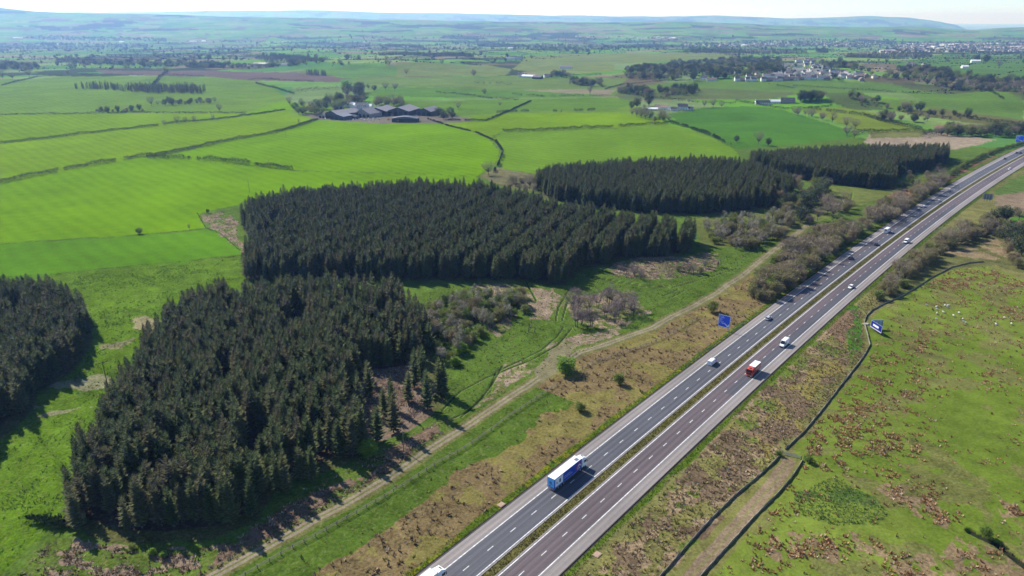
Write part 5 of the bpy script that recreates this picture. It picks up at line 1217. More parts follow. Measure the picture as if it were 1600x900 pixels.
# felled spruce lying on its side and a dead snag
a_ = pix(106, 822); c_ = pix(42, 815); ang = math.atan2(c_[1] - a_[1], c_[0] - a_[0])
t = thing('fallen_spruce', (a_[0], a_[1], near_z(a_[0], a_[1]) + 1.0), 0, 'uprooted spruce lying on the grass left of the near block', 'spruce'); t.rotation_euler = (0, R(86), ang); t.scale = (.8, .8, .82)
link('crown', SPR[1][0], t); link('trunk', SPR[1][1], t)
b = MB(); b.cyl((0, 0, -.5), (0, 0, -.1), 1.5, .9, 9); b.build('root_plate', mat('root_soil', (0.16, 0.085, 0.05), noise=.4), t)
for (x, y, h_, lb) in [(826, 518, 4.5, 'taller dead snag standing beside the wheel ruts'), (835, 519, 2.6, 'shorter dead snag leaning beside the wheel ruts')]:
    p = pix(x, y); b = MB(); b.cyl((0, 0, -.2), (.4, .1, h_), .22, .07, 7); b.cyl((.2, .05, h_ * .5), (1.2, .3, h_ * .85), .09, .03, 5); b.cyl((.3, .05, h_ * .7), (-.5, -.3, h_ * .95), .07, .02, 5)
    o = b.build('dead_snag', wood_d); o.location = (p[0], p[1], near_z(p[0], p[1])); tag(o, lb, 'dead tree')
slabm = mat('rusty_concrete', (0.34, 0.23, 0.16), noise=.2)
for (x, y, lb) in [(933, 867, 'square brown drain cover in the grass right of the motorway'), (783, 789, 'square brown drain cover in the grass left of the motorway')]:
    p = pix(x, y); b = MB(); b.box(-1.05, 1.05, -.85, .85, -.3, .16, 0, .03, .03); b.box(-.85, .85, -.65, .65, .163, .2); o = b.build('drain_cover', slabm); o.location = (p[0], p[1], max(0.05, float(near_z(p[0], p[1])))); o.rotation_euler = (0, 0, R(50)); tag(o, lb, 'drain cover')
# pale stone pile at the wall bend
p = pix(1353, 507); b = MB()
for k in range(26):
    x_, y_ = RS.uniform(-1.3, 1.3), RS.uniform(-.7, .7); s_ = RS.uniform(.18, .42); z_ = .1 + .5 * RS.rand() * (1 - abs(x_) / 1.6); b.cyl((x_ - s_, y_, z_), (x_ + s_, y_ + s_ * .4, z_ + .1), s_ * .7, s_ * .5, 6)
o = b.build('stone_pile', mat('pale_stone', (0.62, 0.60, 0.50), noise=.2)); o.location = (p[0], p[1], near_z(p[0], p[1])); tag(o, 'small heap of cream stones at the bend of the wall', 'stone pile')
# crash barrier
def barrier():
    s0 = float(road_so(*[np.array([c]) for c in pix(1066, 572)[:2]])[0][0]); s1 = float(road_so(*[np.array([c]) for c in pix(1168, 503)[:2]])[0][0])
    x0, y0, _a = road_pt(s0, -14.3); t = thing('crash_barrier', (float(x0), float(y0), 0), 0, 'dark steel crash barrier on the left verge below the blue sign', 'barrier'); ss = np.arange(s0, s1, 3.2); dm = mat('weathered_steel', (0.10, 0.10, 0.095), rough=.5, metal=.3)
    pm = MB(); pm.box(-.06, .06, -.06, .06, -.2, .72); me = pm.mesh('post', [dm])
    for s in ss[:100]: x, y, a = road_pt(s, -14.3); o = link('post', me, t, (float(x - x0), float(y - y0), 0)); o.rotation_euler = (0, 0, float(a))
    b = MB(); vs = []; 
    for s in ss:
        for (o_, z_) in [(-14.2, .45), (-14.12, .53), (-14.2, .61), (-14.12, .70), (-14.2, .78), (-14.26, .78), (-14.26, .45)]: x, y, _a = road_pt(s, o_); vs.append((float(x - x0), float(y - y0), z_))
    n = len(ss); b.add(vs, [(i * 7 + k, (i + 1) * 7 + k, (i + 1) * 7 + (k + 1) % 7, i * 7 + (k + 1) % 7) for i in range(n - 1) for k in range(7)]); b.build('rail', dm, t)
barrier()

# ---------------------------------------------------------------- signs
blue = mat('sign_blue', (0.01, 0.10, 0.80), rough=.35); whitep = mat('sign_white', (0.82, 0.83, 0.85), rough=.4); greyb = mat('sign_back_grey', (0.13, 0.15, 0.17), rough=.5); postm = mat('sign_post', (0.42, 0.44, 0.46), rough=.5, metal=.5)
def road_sign(p, ang, w, h, z0, label, posts=2, flip=False, lettering=True):
    """Panel whose face looks towards local -Y."""
    t = thing('road_sign', (p[0], p[1], float(terrain(p[0], p[1]))), ang, label, 'sign')
    b = MB(); b.box(-w / 2, w / 2, 0, .08, z0, z0 + h); b.build('back_panel', greyb, t)
    b = MB(); b.box(-w / 2, w / 2, -.012, -.002, z0, z0 + h); b.build('border', whitep, t)
    b = MB(); b.box(-w / 2 + .22, w / 2 - .22, -.024, -.014, z0 + .22, z0 + h - .22); b.build('panel', blue, t)
    if lettering:
        b = MB()
        def word(x0, zt, n, ht, cw):
            for i in range(n):
                x = x0 + i * cw * 1.22
                k = RS.randint(4)
                b.box(x, x + cw * .24, -.036, -.026, zt - ht, zt)
                if k != 0: b.box(x + cw * .245, x + cw * .9, -.036, -.026, zt - ht * (.24 if k == 1 else 1.0), zt - (0 if k == 1 else ht * .78))
                if k > 1: b.box(x + cw * .66, x + cw * .9, -.036, -.026, zt - ht * .775, zt)
        L0 = -w / 2 + .5; T = z0 + h - .5; u = h / 6.0
        word(L0, T, 9, u * .42, w * .035); word(L0, T - u * .72, 10, u * .42, w * .035); word(L0, T - u * 1.55, 4, u * .6, w * .05); word(L0, T - u * 2.55, 7, u * .45, w * .042); word(L0, T - u * 3.25, 2, u * .6, w * .05); word(L0 + w * .17, T - u * 3.25, 4, u * .6, w * .05)
        b.build('lettering', whitep, t)
        b = MB(); x0, zz0, x1, zz1 = w * .02, z0 + h * .34, w * .36, z0 + h * .13; d = Vector((x1 - x0, zz1 - zz0)).normalized(); nn = Vector((-d[1], d[0])); hw = w * .035
        P = [(x0 + nn[0] * hw, zz0 + nn[1] * hw), (x1 + nn[0] * hw, zz1 + nn[1] * hw), (x1 - nn[0] * hw, zz1 - nn[1] * hw), (x0 - nn[0] * hw, zz0 - nn[1] * hw)]
        b.add([(a, -.04, c) for a, c in P], [(0, 3, 2, 1)])
        P = [(w * .42, z0 + h * .34), (w * .42, z0 + h * .09), (w * .20, z0 + h * .09), (w * .25, z0 + h * .14), (w * .36, z0 + h * .145), (w * .36, z0 + h * .30)]
        b.add([(a, -.046, c) for a, c in P], [(0, 1, 4, 5), (1, 2, 3, 4)]); b.build('arrow', whitep, t)
    for i in range(posts):
        x = -w * .42 + i * w * .84 / (posts - 1); b = MB(); b.cyl((x, .2, -.4), (x, .2, z0 + h * .96), .11, .11, 8); b.build('post', postm, t)
    return t
def head_at(x, y):
    s, o = road_so(np.array([x]), np.array([y])); return float(road_pt(s, o)[2][0]) - math.pi / 2
p = pix(1130, 516.5); road_sign(p, head_at(p[0], p[1]), 5.4, 5.6, 1.6, 'blue motorway direction sign with white arrow on the brown bank')
p = pix(1592, 225); road_sign(p, head_at(p[0], p[1]) , 7.6, 7.2, 1.8, 'blue motorway sign far up the road at the right edge')
p = pix(1542, 314.5); t = road_sign(p, head_at(p[0], p[1]) + math.pi, 6.2, 4.2, 1.4, 'grey ribbed back of a road sign on the right verge', posts=4)
# V shaped hoarding in the pasture
ap = pix(1359, 514); e1 = pix(1376, 525); e2 = pix(1378, 514)
t = thing('hoarding', (ap[0], ap[1], near_z(ap[0], ap[1])), 0, 'V shaped blue and white hoarding standing in the pasture', 'billboard')
for (e, nm, mm, bk) in ((e1, 'front_board', 'f', 1), (e2, 'rear_board', 'r', 0)):
    d = Vector((e[0] - ap[0], e[1] - ap[1], 0)); L_ = d.length; d.normalize(); nn = Vector((-d.y, d.x, 0)) * (-1 if nm == 'front_board' else 1)
    pale = mat('board_back_pale', (0.42, 0.52, 0.60), rough=.6)
    def slab(o0, o1, z0, z1, f0, f1, m, name, par):
        b = MB(); A = [d * (L_ * f0) + nn * o0, d * (L_ * f1) + nn * o0, d * (L_ * f1) + nn * o1, d * (L_ * f0) + nn * o1]
        b.add([(v.x, v.y, z0) for v in A] + [(v.x, v.y, z1) for v in A], [(0, 3, 2, 1), (4, 5, 6, 7), (0, 1, 5, 4), (1, 2, 6, 5), (2, 3, 7, 6), (3, 0, 4, 7)]); return b.build(name, m, par)
    bo = slab(-.05, .05, 1.1, 4.2, 0.01 if bk else .03, 1, pale, nm, t)
    navy = mat('board_navy', (0.01, 0.012, 0.20), rough=.4)
    slab(.053, .07, 1.5, 4.15, .03, .98, navy, 'poster', bo); slab(.073, .085, 2.3, 3.2, .22, .72, whitep, 'poster_strip', bo); slab(.053, .09, 1.12, 1.45, .01, .99, mat('board_lilac', (0.62, 0.52, 0.66)), 'lower_band', bo)
    for f in (.1, .36, .64, .92): b = MB(); v = d * (L_ * f) - nn * .12; b.cyl((v.x, v.y, -.3), (v.x, v.y, 4.0), .07, .07, 6); b.build('leg', wood_d, t); b = MB(); w_ = v - nn * 1.3; b.cyl((v.x, v.y, 3.2), (w_.x, w_.y, 0), .05, .05, 5); b.build('brace', wood_d, t)

# ---------------------------------------------------------------- sheep
wool = mat('wool', (0.60, 0.57, 0.50), noise=.12, scale=8); face = mat('sheep_face', (0.10, 0.085, 0.075))
def sheep_mesh():
    import bmesh
    bm = bmesh.new(); L = bm.verts.layers.deform
    me = bpy.data.meshes.new('sheep'); pts = [(0, -.55, .72), (0, -.2, .76), (0, .2, .76), (0, .5, .8), (0, .68, .98), (0, .86, .9)]; rad = [.26, .34, .35, .28, .14, .09]
    for a in (-1, 1):
        for y_ in (-.45, .4): pts += [(a * .17, y_, .5), (a * .17, y_ + .02, .25), (a * .17, y_, .02)]; rad += [.10, .055, .05]
    E = [(0, 1), (1, 2), (2, 3), (3, 4), (4, 5)]; b0 = 6
    for a in (0, 1):
        for y_ in (0, 1): E += [(0 if y_ == 0 else 3, b0), (b0, b0 + 1), (b0 + 1, b0 + 2)]; b0 += 3
    me.from_pydata(pts, E, []); o = bpy.data.objects.new('tmp', me); C.objects.link(o); md = o.modifiers.new('s', 'SKIN'); me.skin_vertices[0].data[0].use_root = True
    for i, r in enumerate(rad): me.skin_vertices[0].data[i].radius = (r, r)
    m2 = o.modifiers.new('u', 'SUBSURF'); m2.levels = 1; dg = bpy.context.evaluated_depsgraph_get(); out = bpy.data.meshes.new_from_object(o.evaluated_get(dg)); bpy.data.objects.remove(o); out.name = 'sheep'
    out.materials.clear(); out.materials.append(wool); out.materials.append(face)
    for p_ in out.polygons: p_.material_index = 1 if (p_.center.y > .74 or p_.center.z < .36) else 0
    return out
shm = sheep_mesh()
for k, (x, y) in enumerate([(1447.5, 479), (1463, 481), (1464, 484.5), (1463.5, 490), (1463.5, 499), (1476, 478.5), (1481, 478.5), (1480, 481), (1498, 489.5), (1490, 494), (1504, 499), (1506, 503.5), (1509, 505), (1556, 508), (1568, 499), (1580, 508), (1474, 489)]):
    p = pix(x, y); o = link('sheep', shm, loc=(p[0], p[1], float(near_z(p[0], p[1])))); o.rotation_euler = (0, 0, RS.uniform(0, 6.28)); s_ = RS.uniform(.8, 1.0); o.scale = (s_, s_, s_); tag(o, 'white sheep grazing in the pasture beyond the hoarding', 'sheep', 'sheep in the pasture')
# ---------------------------------------------------------------- vehicles (forward = local +Y)
glass = mat('dark_window_glass', (0.012, 0.015, 0.02), rough=.08, spec=.8); tyre = mat('tyre_rubber', (0.02, 0.02, 0.02), rough=.8); rim = mat('wheel_rim', (0.42, 0.43, 0.45), rough=.35, metal=.7)
p_white = mat('white_paint', (0.80, 0.81, 0.82), rough=.3); p_silver = mat('silver_paint', (0.50, 0.53, 0.56), rough=.3, metal=.3); p_black = mat('black_paint', (0.018, 0.02, 0.025), rough=.25); p_red = mat('red_paint', (0.62, 0.07, 0.035), rough=.35)
p_navy = mat('navy_paint', (0.02, 0.03, 0.07), rough=.25); trim = mat('dark_plastic', (0.03, 0.03, 0.032), rough=.6); lampm = mat('headlamp_lens', (0.75, 0.77, 0.8), rough=.1); tailm = mat('tail_lamp_lens', (0.45, 0.02, 0.02), rough=.2)
def wheel(par, x, y, r, w):
    b = MB(); b.cyl((x - w / 2, y, r), (x + w / 2, y, r), r, r, 16); ty_ = b.build('wheel', tyre, par)
    b = MB(); s_ = 1 if x > 0 else -1; b.cyl((x + s_ * w / 2, y, r), (x + s_ * (w / 2 + .02), y, r), r * .6, r * .55, 12); b.build('rim', rim, ty_)
def loft(mb, secs, m=0, m_top=None):
    """secs: list of (y, [(x,z) half outline from bottom centre outwards to top centre]); mirrored and skinned."""
    rings = []
    for y, h in secs: rings.append([(x, y, z) for x, z in h] + [(-x, y, z) for x, z in reversed(h)])
    n = len(rings[0]); vs = [v for r_ in rings for v in r_]; fs = []
    for i in range(len(rings) - 1):
        for k in range(n): fs.append((i * n + k, i * n + (k + 1) % n, (i + 1) * n + (k + 1) % n, (i + 1) * n + k))
    fs.append(tuple(range(n - 1, -1, -1))); fs.append(tuple((len(rings) - 1) * n + k for k in range(n))); mb.add(vs, fs, m)
def car(label, paint_, L_=4.4, W=1.8, H=1.48, kind='hatch', cat='car', group=None):
    t = thing('car', (0, 0, 0), 0, label, cat, group); hw = W / 2
    def sec(y, zb, zs, w0, w1): return (y, [(w0 * .8, zb), (w0, zb + .12), (w0, zs - .22), (w1, zs - .04), (w1 * .6, zs)])
    a, f = -L_ / 2, L_ / 2
    b = MB(); hz_ = .92
    loft(b, [sec(a, .42, .80, hw * .82, hw * .78), sec(a + .12, .28, hz_, hw * .95, hw * .88), sec(a + .9, .22, hz_ + .02, hw, hw * .92), sec(0, .2, hz_, hw, hw * .93), sec(f - 1.2, .22, hz_ - .04, hw, hw * .92), sec(f - .35, .25, .74, hw * .95, hw * .85), sec(f, .38, .6, hw * .8, hw * .74)])
    b.build('body', paint_, t, True)
    r0 = a + (.18 if kind != 'saloon' else .85); r1 = f - 1.25
    def cab(y, w, z): return (y, [(w, hz_ - .08), (w * .99, hz_), (w * .86, z - .02), (w * .5, z)])
    b = MB(); loft(b, [cab(r0, hw * .86, hz_ + .02), cab(r0 + (.35 if kind != 'saloon' else .6), hw * .9, H - .06), cab(0, hw * .92, H), cab(.35, hw * .92, H - .02), cab(r1, hw * .88, hz_ + .03)]); b.build('windows', glass, t)
    b = MB(); y0 = r0 + (.42 if kind != 'saloon' else .68); b.box(-hw * .74, hw * .74, y0, .36, H - .035, H + .012, 0, .05, .06)
    for s in (-1, 1):
        for yy in (y0 + .5, -.05): b.box(s * hw * .86 - .035, s * hw * .86 + .035, yy - .045, yy + .045, hz_ - .02, H - .03)
    b.build('roof', paint_, t)
    for s in (-1, 1):
        for yy in (a + .82, f - .86): wheel(t, s * (hw - .1), yy, .33, .22)
        b = MB(); b.box(s * hw * .62 - .17, s * hw * .62 + .17, f - .28, f - .06, .58, .72, 0, .02, .03); b.build('headlight', lampm, t)
        b = MB(); b.box(s * hw * .68 - .15, s * hw * .68 + .15, a + .0, a + .1, .66, .86); b.build('tail_light', tailm, t)
        b = MB(); b.box(s * (hw + .09) - .09, s * (hw + .09) + .09, .62, .74, .92, 1.05); b.build('wing_mirror', paint_, t)
    b = MB(); b.box(-.26, .26, a - .02, a + .02, .5, .62); b.build('number_plate', mat_plate, t)
    return t
mat_plate = mat('plate_yellow', (0.75, 0.55, 0.05), rough=.5)
def van(label, paint_, L_=5.6, W=2.0, H=2.5, nose=1.15, cat='van', box=False):
    t = thing('van', (0, 0, 0), 0, label, cat); hw = W / 2; a, f = -L_ / 2, L_ / 2
    b = MB()
    def sec(y, w, z, zb=.3): return (y, [(w * .9, zb), (w, zb + .15), (w, z * .62), (w * .93, z - .12), (w * .78, z)])
    loft(b, [sec(a, hw * .94, H - .1), sec(a + .12, hw, H), sec(f - nose - .9, hw, H), sec(f - nose - .45, hw * .98, H - .12), sec(f - nose + .25, hw * .95, 1.32), sec(f - .3, hw * .93, 1.02), sec(f, hw * .84, .78, .38)]); b.build('body', paint_, t, False)
    yb, yt = f - nose + .22, f - nose - .42
    b = MB(); zb_, zt_ = 1.36, H - .22; d = Vector((0, .045, .03))
    vs = [Vector((-hw * .84, yb, zb_)), Vector((hw * .84, yb, zb_)), Vector((hw * .78, yt, zt_)), Vector((-hw * .78, yt, zt_))]; b.add([v + d for v in vs] + [v - d * 4 for v in vs], [(0, 1, 2, 3), (0, 4, 5, 1), (1, 5, 6, 2), (2, 6, 7, 3), (3, 7, 4, 0)]); b.build('windscreen', glass, t)
    for s in (-1, 1):
        b = MB(); b.box(s * (hw + .004) - .012, s * (hw + .004) + .012, f - nose - 1.15, f - nose - .25, 1.32, H * .72); b.build('side_window', glass, t)
        for yy in (a + 1.0, f - .95): wheel(t, s * (hw - .12), yy, .36, .24)
        b = MB(); b.box(s * hw * .68 - .18, s * hw * .68 + .18, f - .16, f + .02, .78, .96, 0, .02, .02); b.build('headlight', lampm, t)
        b = MB(); b.box(s * hw * .9 - .07, s * hw * .9 + .07, a - .015, a + .05, .9, 1.4); b.build('tail_light', tailm, t)
        b = MB(); b.box(s * (hw + .13) - .1, s * (hw + .13) + .1, f - nose - .15, f - nose, 1.35, 1.7); b.build('wing_mirror', trim, t)
    b = MB(); b.box(-hw * .85, hw * .85, f - .12, f + .05, .36, .6); b.build('bumper', trim, t)
    b = MB(); b.box(-.012, .012, a - .012, a + .004, .5, H - .25); b.build('rear_door_gap', trim, t)
    return t
def place(t, px_, lane, opp=False, L_=None, end=None, z=None):
    p = pix(*px_); s = float(road_so(np.array([p[0]]), np.array([p[1]]))[0][0]); x, y, a = road_pt(s, lane)
    t.location = (float(x), float(y), ROAD_H + .005); t.rotation_euler = (0, 0, float(a) - math.pi / 2 + (math.pi if opp else 0)); return t
def cab_unit(t, y0, paint_, W=2.5, fair=True, H=3.7):
    """Tractor cab from y0 forwards 2.3 m, with windscreen, roof deflector, grille, steps, mirrors."""
    hw = W / 2; b = MB(); f = y0 + 2.25
    b.prism([(-hw, .75), (hw, .75), (hw, 3.0), (hw * .92, 3.15), (-hw * .92, 3.15), (-hw, 3.0)], y0, f, 0); b.build('cab', paint_, t)
    b = MB(); b.add([(-hw * .9, y0, 3.15), (hw * .9, y0, 3.15), (hw * .86, y0, H), (-hw * .86, y0, H), (-hw * .9, f - .1, 3.15), (hw * .9, f - .1, 3.15), (hw * .72, y0 + 1.1, H - .1), (-hw * .72, y0 + 1.1, H - .1)], [(0, 3, 2, 1), (3, 7, 6, 2), (7, 4, 5, 6), (0, 4, 7, 3), (1, 2, 6, 5)])
    rf = b.build('roof_deflector', paint_, t)
    b = MB(); b.box(-.42, .42, y0 + 1.15, y0 + 1.75, 3.42, 3.47); b.build('roof_hatch', trim, rf)
    b = MB(); b.box(-hw * .92, hw * .92, f - .02, f + .03, 1.95, 2.95, 0, .05, 0); b.build('windscreen', glass, t)
    b = MB(); b.box(-hw * .7, hw * .7, f, f + .04, 1.0, 1.75); b.build('grille', trim, t)
    b = MB(); b.box(-hw, hw, f - .3, f + .12, .35, .8); b.build('bumper', paint_, t)
    for s in (-1, 1):
        b = MB(); b.box(s * hw - .02, s * hw + .02, y0 + .95, f - .25, 1.9, 2.75); b.build('side_window', glass, t)
        b = MB(); b.box(s * (hw + .18) - .07, s * (hw + .18) + .07, f - .1, f + .02, 1.9, 2.75); b.build('wing_mirror', trim, t)
        b = MB(); b.box(s * hw * .72 - .2, s * hw * .72 + .2, f + .12, f + .16, .5, .72); b.build('headlight', lampm, t)
        wheel(t, s * (hw - .18), y0 + 1.35, .5, .32)
    return f
def lorry(label, livery=True):
    t = thing('articulated_lorry', (0, 0, 0), 0, label, 'lorry'); hw = 1.27; LT = 13.4; y0 = -8.1; y1 = y0 + LT; z0, z1 = 1.0, 4.15
    tb = mat('trailer_blue', (0.008, 0.06, 0.42), rough=.35); lb = mat('door_sky_blue', (0.12, 0.50, 0.90), rough=.35); teal = mat('emblem_teal', (0.01, 0.18, 0.42), rough=.4)
    b = MB(); b.box(-hw, hw, y0, y1, z0, z1 - .02); box_ = b.build('trailer_body', tb if livery else p_white, t)
    b = MB(); b.box(-hw - .01, hw + .01, y0 - .01, y1 + .01, z1 - .02, z1 + .03, 0, .04, .04)
    for k in range(8): yy = y0 + 1 + k * 1.6; b.box(-hw + .06, hw - .06, yy, yy + .04, z1 + .031, z1 + .042)
    b.build('trailer_roof', p_white, t)
    if livery:
        b = MB(); b.box(-hw + .1, hw - .1, y0 - .03, y0 - .005, z0 + .25, z1 - .18); dr = b.build('rear_doors', lb, t)
        b = MB(); b.box(-.5, .35, y0 - .045, y0 - .035, 2.2, 3.0); b.box(-.1, .8, y0 - .045, y0 - .035, 1.95, 2.15); b.box(-.55, -.1, y0 - .045, y0 - .035, 1.4, 1.75); b.build('door_emblem', teal, dr)
        b = MB(); b.box(-.01, .01, y0 - .05, y0 - .031, z0 + .25, z1 - .18); b.build('door_gap', trim, dr)
        for s in (-1, 1):
            X0, X1 = (hw + .004, hw + .016) if s > 0 else (-hw - .016, -hw - .004); X2, X3 = (X1 + .002, X1 + .012) if s > 0 else (X0 - .012, X0 - .002)
            lo = mat('curtain_panel_white', (0.82, 0.84, 0.88), rough=.4)
            b = MB(); b.box(X0, X1, y0 + .35, y0 + 4.1, z0 + .3, z1 - .25); pn = b.build('side_panel', lo, t)
            b = MB(); b.box(X2, X3, y0 + 2.3, y0 + 2.95, 2.0, 3.2); b.box(X2, X3, y0 + .95, y0 + 1.35, 2.2, 2.75); b.build('panel_mark', mat('panel_mark_navy', (0.02, 0.03, 0.14)), pn)
            b = MB()
            for row, (ya, n_) in enumerate([(y0 + 4.7, 10), (y0 + 4.5, 13)]):
                for k in range(n_):
                    yy = ya + k * .34; zt = 2.75 - row * .6
                    b.box(X0, X1, yy, yy + .09, zt - .3, zt)
                    if k % 3: b.box(X0, X1, yy + .09, yy + .25, zt - (.08 if k % 2 else .3), zt - (0 if k % 2 else .22))
            b.build('side_lettering', p_white, t)
            # red and white swirl near the front of the curtain
            for c, (m_, r0, r1) in enumerate([(mat('swirl_red', (0.45, 0.03, 0.09), rough=.4), 1.75, 2.25), (p_white, 1.15, 1.7), (mat('swirl_violet', (0.24, 0.06, 0.22), rough=.4), .75, 1.1), (p_white, .3, .7)]):
                b = MB(); n_ = 14; vs = []
                for i in range(n_ + 1):
                    a_ = R(5 + 150 * i / n_)
                    for rr in (r0, r1): vs.append((X1 if s > 0 else X0, y1 - 1.5 - .80 * math.cos(a_) * rr * .9 + (.4 if c % 2 else 0), min(z1 - .1, 1.25 + math.sin(a_) * rr)))
                b.add(vs, [(2 * i, 2 * i + 1, 2 * i + 3, 2 * i + 2) for i in range(n_)]); o = b.build('swirl', m_, t); sm_ = o.modifiers.new('t', 'SOLIDIFY'); sm_.thickness = .006; sm_.offset = 0
        b = MB(); b.box(-hw * .15, hw * .72, y1 - 2.1, y1 - .75, z1 + .034, z1 + .075); b.build('roof_panel', mat('roof_panel_grey', (0.16, 0.18, 0.22), rough=.3), t)
    b = MB(); b.box(-hw, hw, y0, y1, z0 - .13, z0); b.build('side_rail', mat('rail_pale_blue', (0.35, 0.42, 0.55)), t)
    b = MB(); b.box(-.5, .5, y0 + .3, y1 + 1.5, .55, z0 - .13); b.build('chassis', trim, t)
    b = MB(); b.box(-1.15, 1.15, y0 - .05, y0 + .1, .45, .62); b.build('rear_bar', mat('bar_pink_grey', (0.4, 0.3, 0.28)), t)
    for s in (-1, 1):
        for k in range(3): wheel(t, s * (hw - .17), y0 + 1.9 + k * 1.32, .48, .36)
        wheel(t, s * (hw - .17), y1 - .7, .5, .5)
        b = MB(); b.box(s * .95 - .18, s * .95 + .18, y0 - .04, y0 + .02, .68, .82); b.build('tail_light', tailm, t)
    cab_unit(t, y1 + .45, p_white); return t
t = lorry('long lorry with white roof, blue decorated sides and light blue rear doors')
rb = pix(862.8, 767.5); s_r = float(road_so(np.array([rb[0]]), np.array([rb[1]]))[0][0]); x, y, a = road_pt(s_r + 8.1, -8.05); t.location = (float(x), float(y), ROAD_H); t.rotation_euler = (0, 0, float(a) - math.pi / 2)
t = lorry('plain white lorry entering at the bottom edge on the left carriageway', livery=False)
fb = pix(703, 909); s_f = float(road_so(np.array([fb[0]]), np.array([fb[1]]))[0][0]); x, y, a = road_pt(s_f - 8.2, -8.0); t.location = (float(x), float(y), ROAD_H); t.rotation_euler = (0, 0, float(a) - math.pi / 2)
# red box lorry
def box_lorry(label):
    t = thing('box_lorry', (0, 0, 0), 0, label, 'lorry'); hw = 1.2; b = MB(); b.box(-hw, hw, -4.0, 1.7, .95, 3.5); b.build('box_body', mat('red_curtain', (0.33, 0.045, 0.03), rough=.4), t)
    b = MB(); b.box(-hw - .01, hw + .01, -4.01, 1.71, 3.5, 3.56, 0, .03, .03); b.build('box_roof', p_white, t)
    for s in (-1, 1):
        b = MB(); X0, X1 = sorted((s * (hw + .004), s * (hw + .016)))
        for k in range(7): b.box(X0, X1, -3.2 + k * .6, -2.82 + k * .6, 1.9, 2.35)
        b.build('side_lettering', mat('lettering_pink_white', (.75, .62, .58)), t)
        wheel(t, s * (hw - .15), -2.4, .45, .4)
    cab_unit(t, 1.8, p_red, W=2.35, H=3.4); return t
place(box_lorry('red box lorry with a white roof coming down the right carriageway'), (1179, 584), 7.7, True)
place(van('tall white van just beyond the red lorry', p_white, 6.0, 2.05, 2.75, 1.2), (1225, 540), 7.6, True)
place(van('white panel van on the left carriageway below the blue sign', p_white, 5.0, 1.95, 2.1, 1.1), (1118, 570), -7.6)
place(car('silver white hatchback alone just beyond the blue sign', p_silver), (1202, 499.5), -7.9)
place(car('black car nearer the camera of the two dark cars below the motorhome', p_black, 4.6), (1329, 404.5), -7.2)
place(car('dark car in the outer lane just short of the motorhome', p_navy, 4.5), (1371, 383.5), -4.2)
place(car('white car on the right carriageway between the tall vans', p_white, 4.5), (1329, 450), 7.6, True)
place(van('white van on the right carriageway nearly level with the motorhome', p_white, 5.3, 2.0, 2.3, 1.15), (1414, 379), 7.6, True)
mh = van('white motorhome with a tall square back on the left carriageway', p_white, 6.8, 2.3, 3.0, 1.3, 'motorhome'); place(mh, (1391, 364), -7.6)
b = MB(); b.box(-1.1, 1.1, .6, 2.2, 2.2, 3.05, 0, .1, .2); b.build('overcab_pod', p_white, mh); b = MB(); b.box(-.6, .6, -3.44, -3.41, 1.7, 2.3); b.build('rear_window', glass, mh)
place(car('white car on the inner lane beyond the motorhome', p_white), (1449, 325), -7.6)
place(car('pale silver car in the outer lane of the far pair', p_silver, 4.7), (1472, 316), -4.0)
place(car('white car furthest of the pale cars on the left carriageway', p_silver), (1486, 299), -7.6)
place(car('nearest of the three dark cars at the far bend', p_black), (1571, 249), -7.4)
place(car('middle dark car of the three at the far bend', p_navy), (1587, 239.5), -7.4)
place(car('dark car furthest away at the right edge', p_black), (1595, 240), -4.2)
place(car('white car high on the right carriageway near the far bend', p_white, 4.8), (1578, 265), 7.6, True)

# ---------------------------------------------------------------- buildings
def roof_mat(name, col, stripe=.35):
    m = mat(name, col, rough=.6, noise=.18, scale=.35); nt = m.node_tree; return m
r_grey = roof_mat('fibre_cement_roof', (0.20, 0.18, 0.185)); r_dark = roof_mat('dark_sheet_roof', (0.085, 0.085, 0.10)); r_blue = roof_mat('blue_grey_roof', (0.16, 0.18, 0.22)); r_slate = mat('slate_roof', (0.075, 0.072, 0.078), noise=.2, scale=1.5); r_brown = mat('brown_tile_roof', (0.17, 0.115, 0.10), noise=.2, scale=1.5); r_white = mat('white_sheet_roof', (0.72, 0.73, 0.75), noise=.08)
w_dark = mat('dark_cladding', (0.05, 0.048, 0.055), noise=.2); w_harl = mat('white_harling', (0.74, 0.73, 0.70), noise=.05); w_cream = mat('cream_render', (0.62, 0.56, 0.46), noise=.06); w_stone = mat('grey_stone_wall', (0.30, 0.27, 0.24), noise=.2)
bay_shade = mat('open_bay_shade', (0.015, 0.014, 0.014))
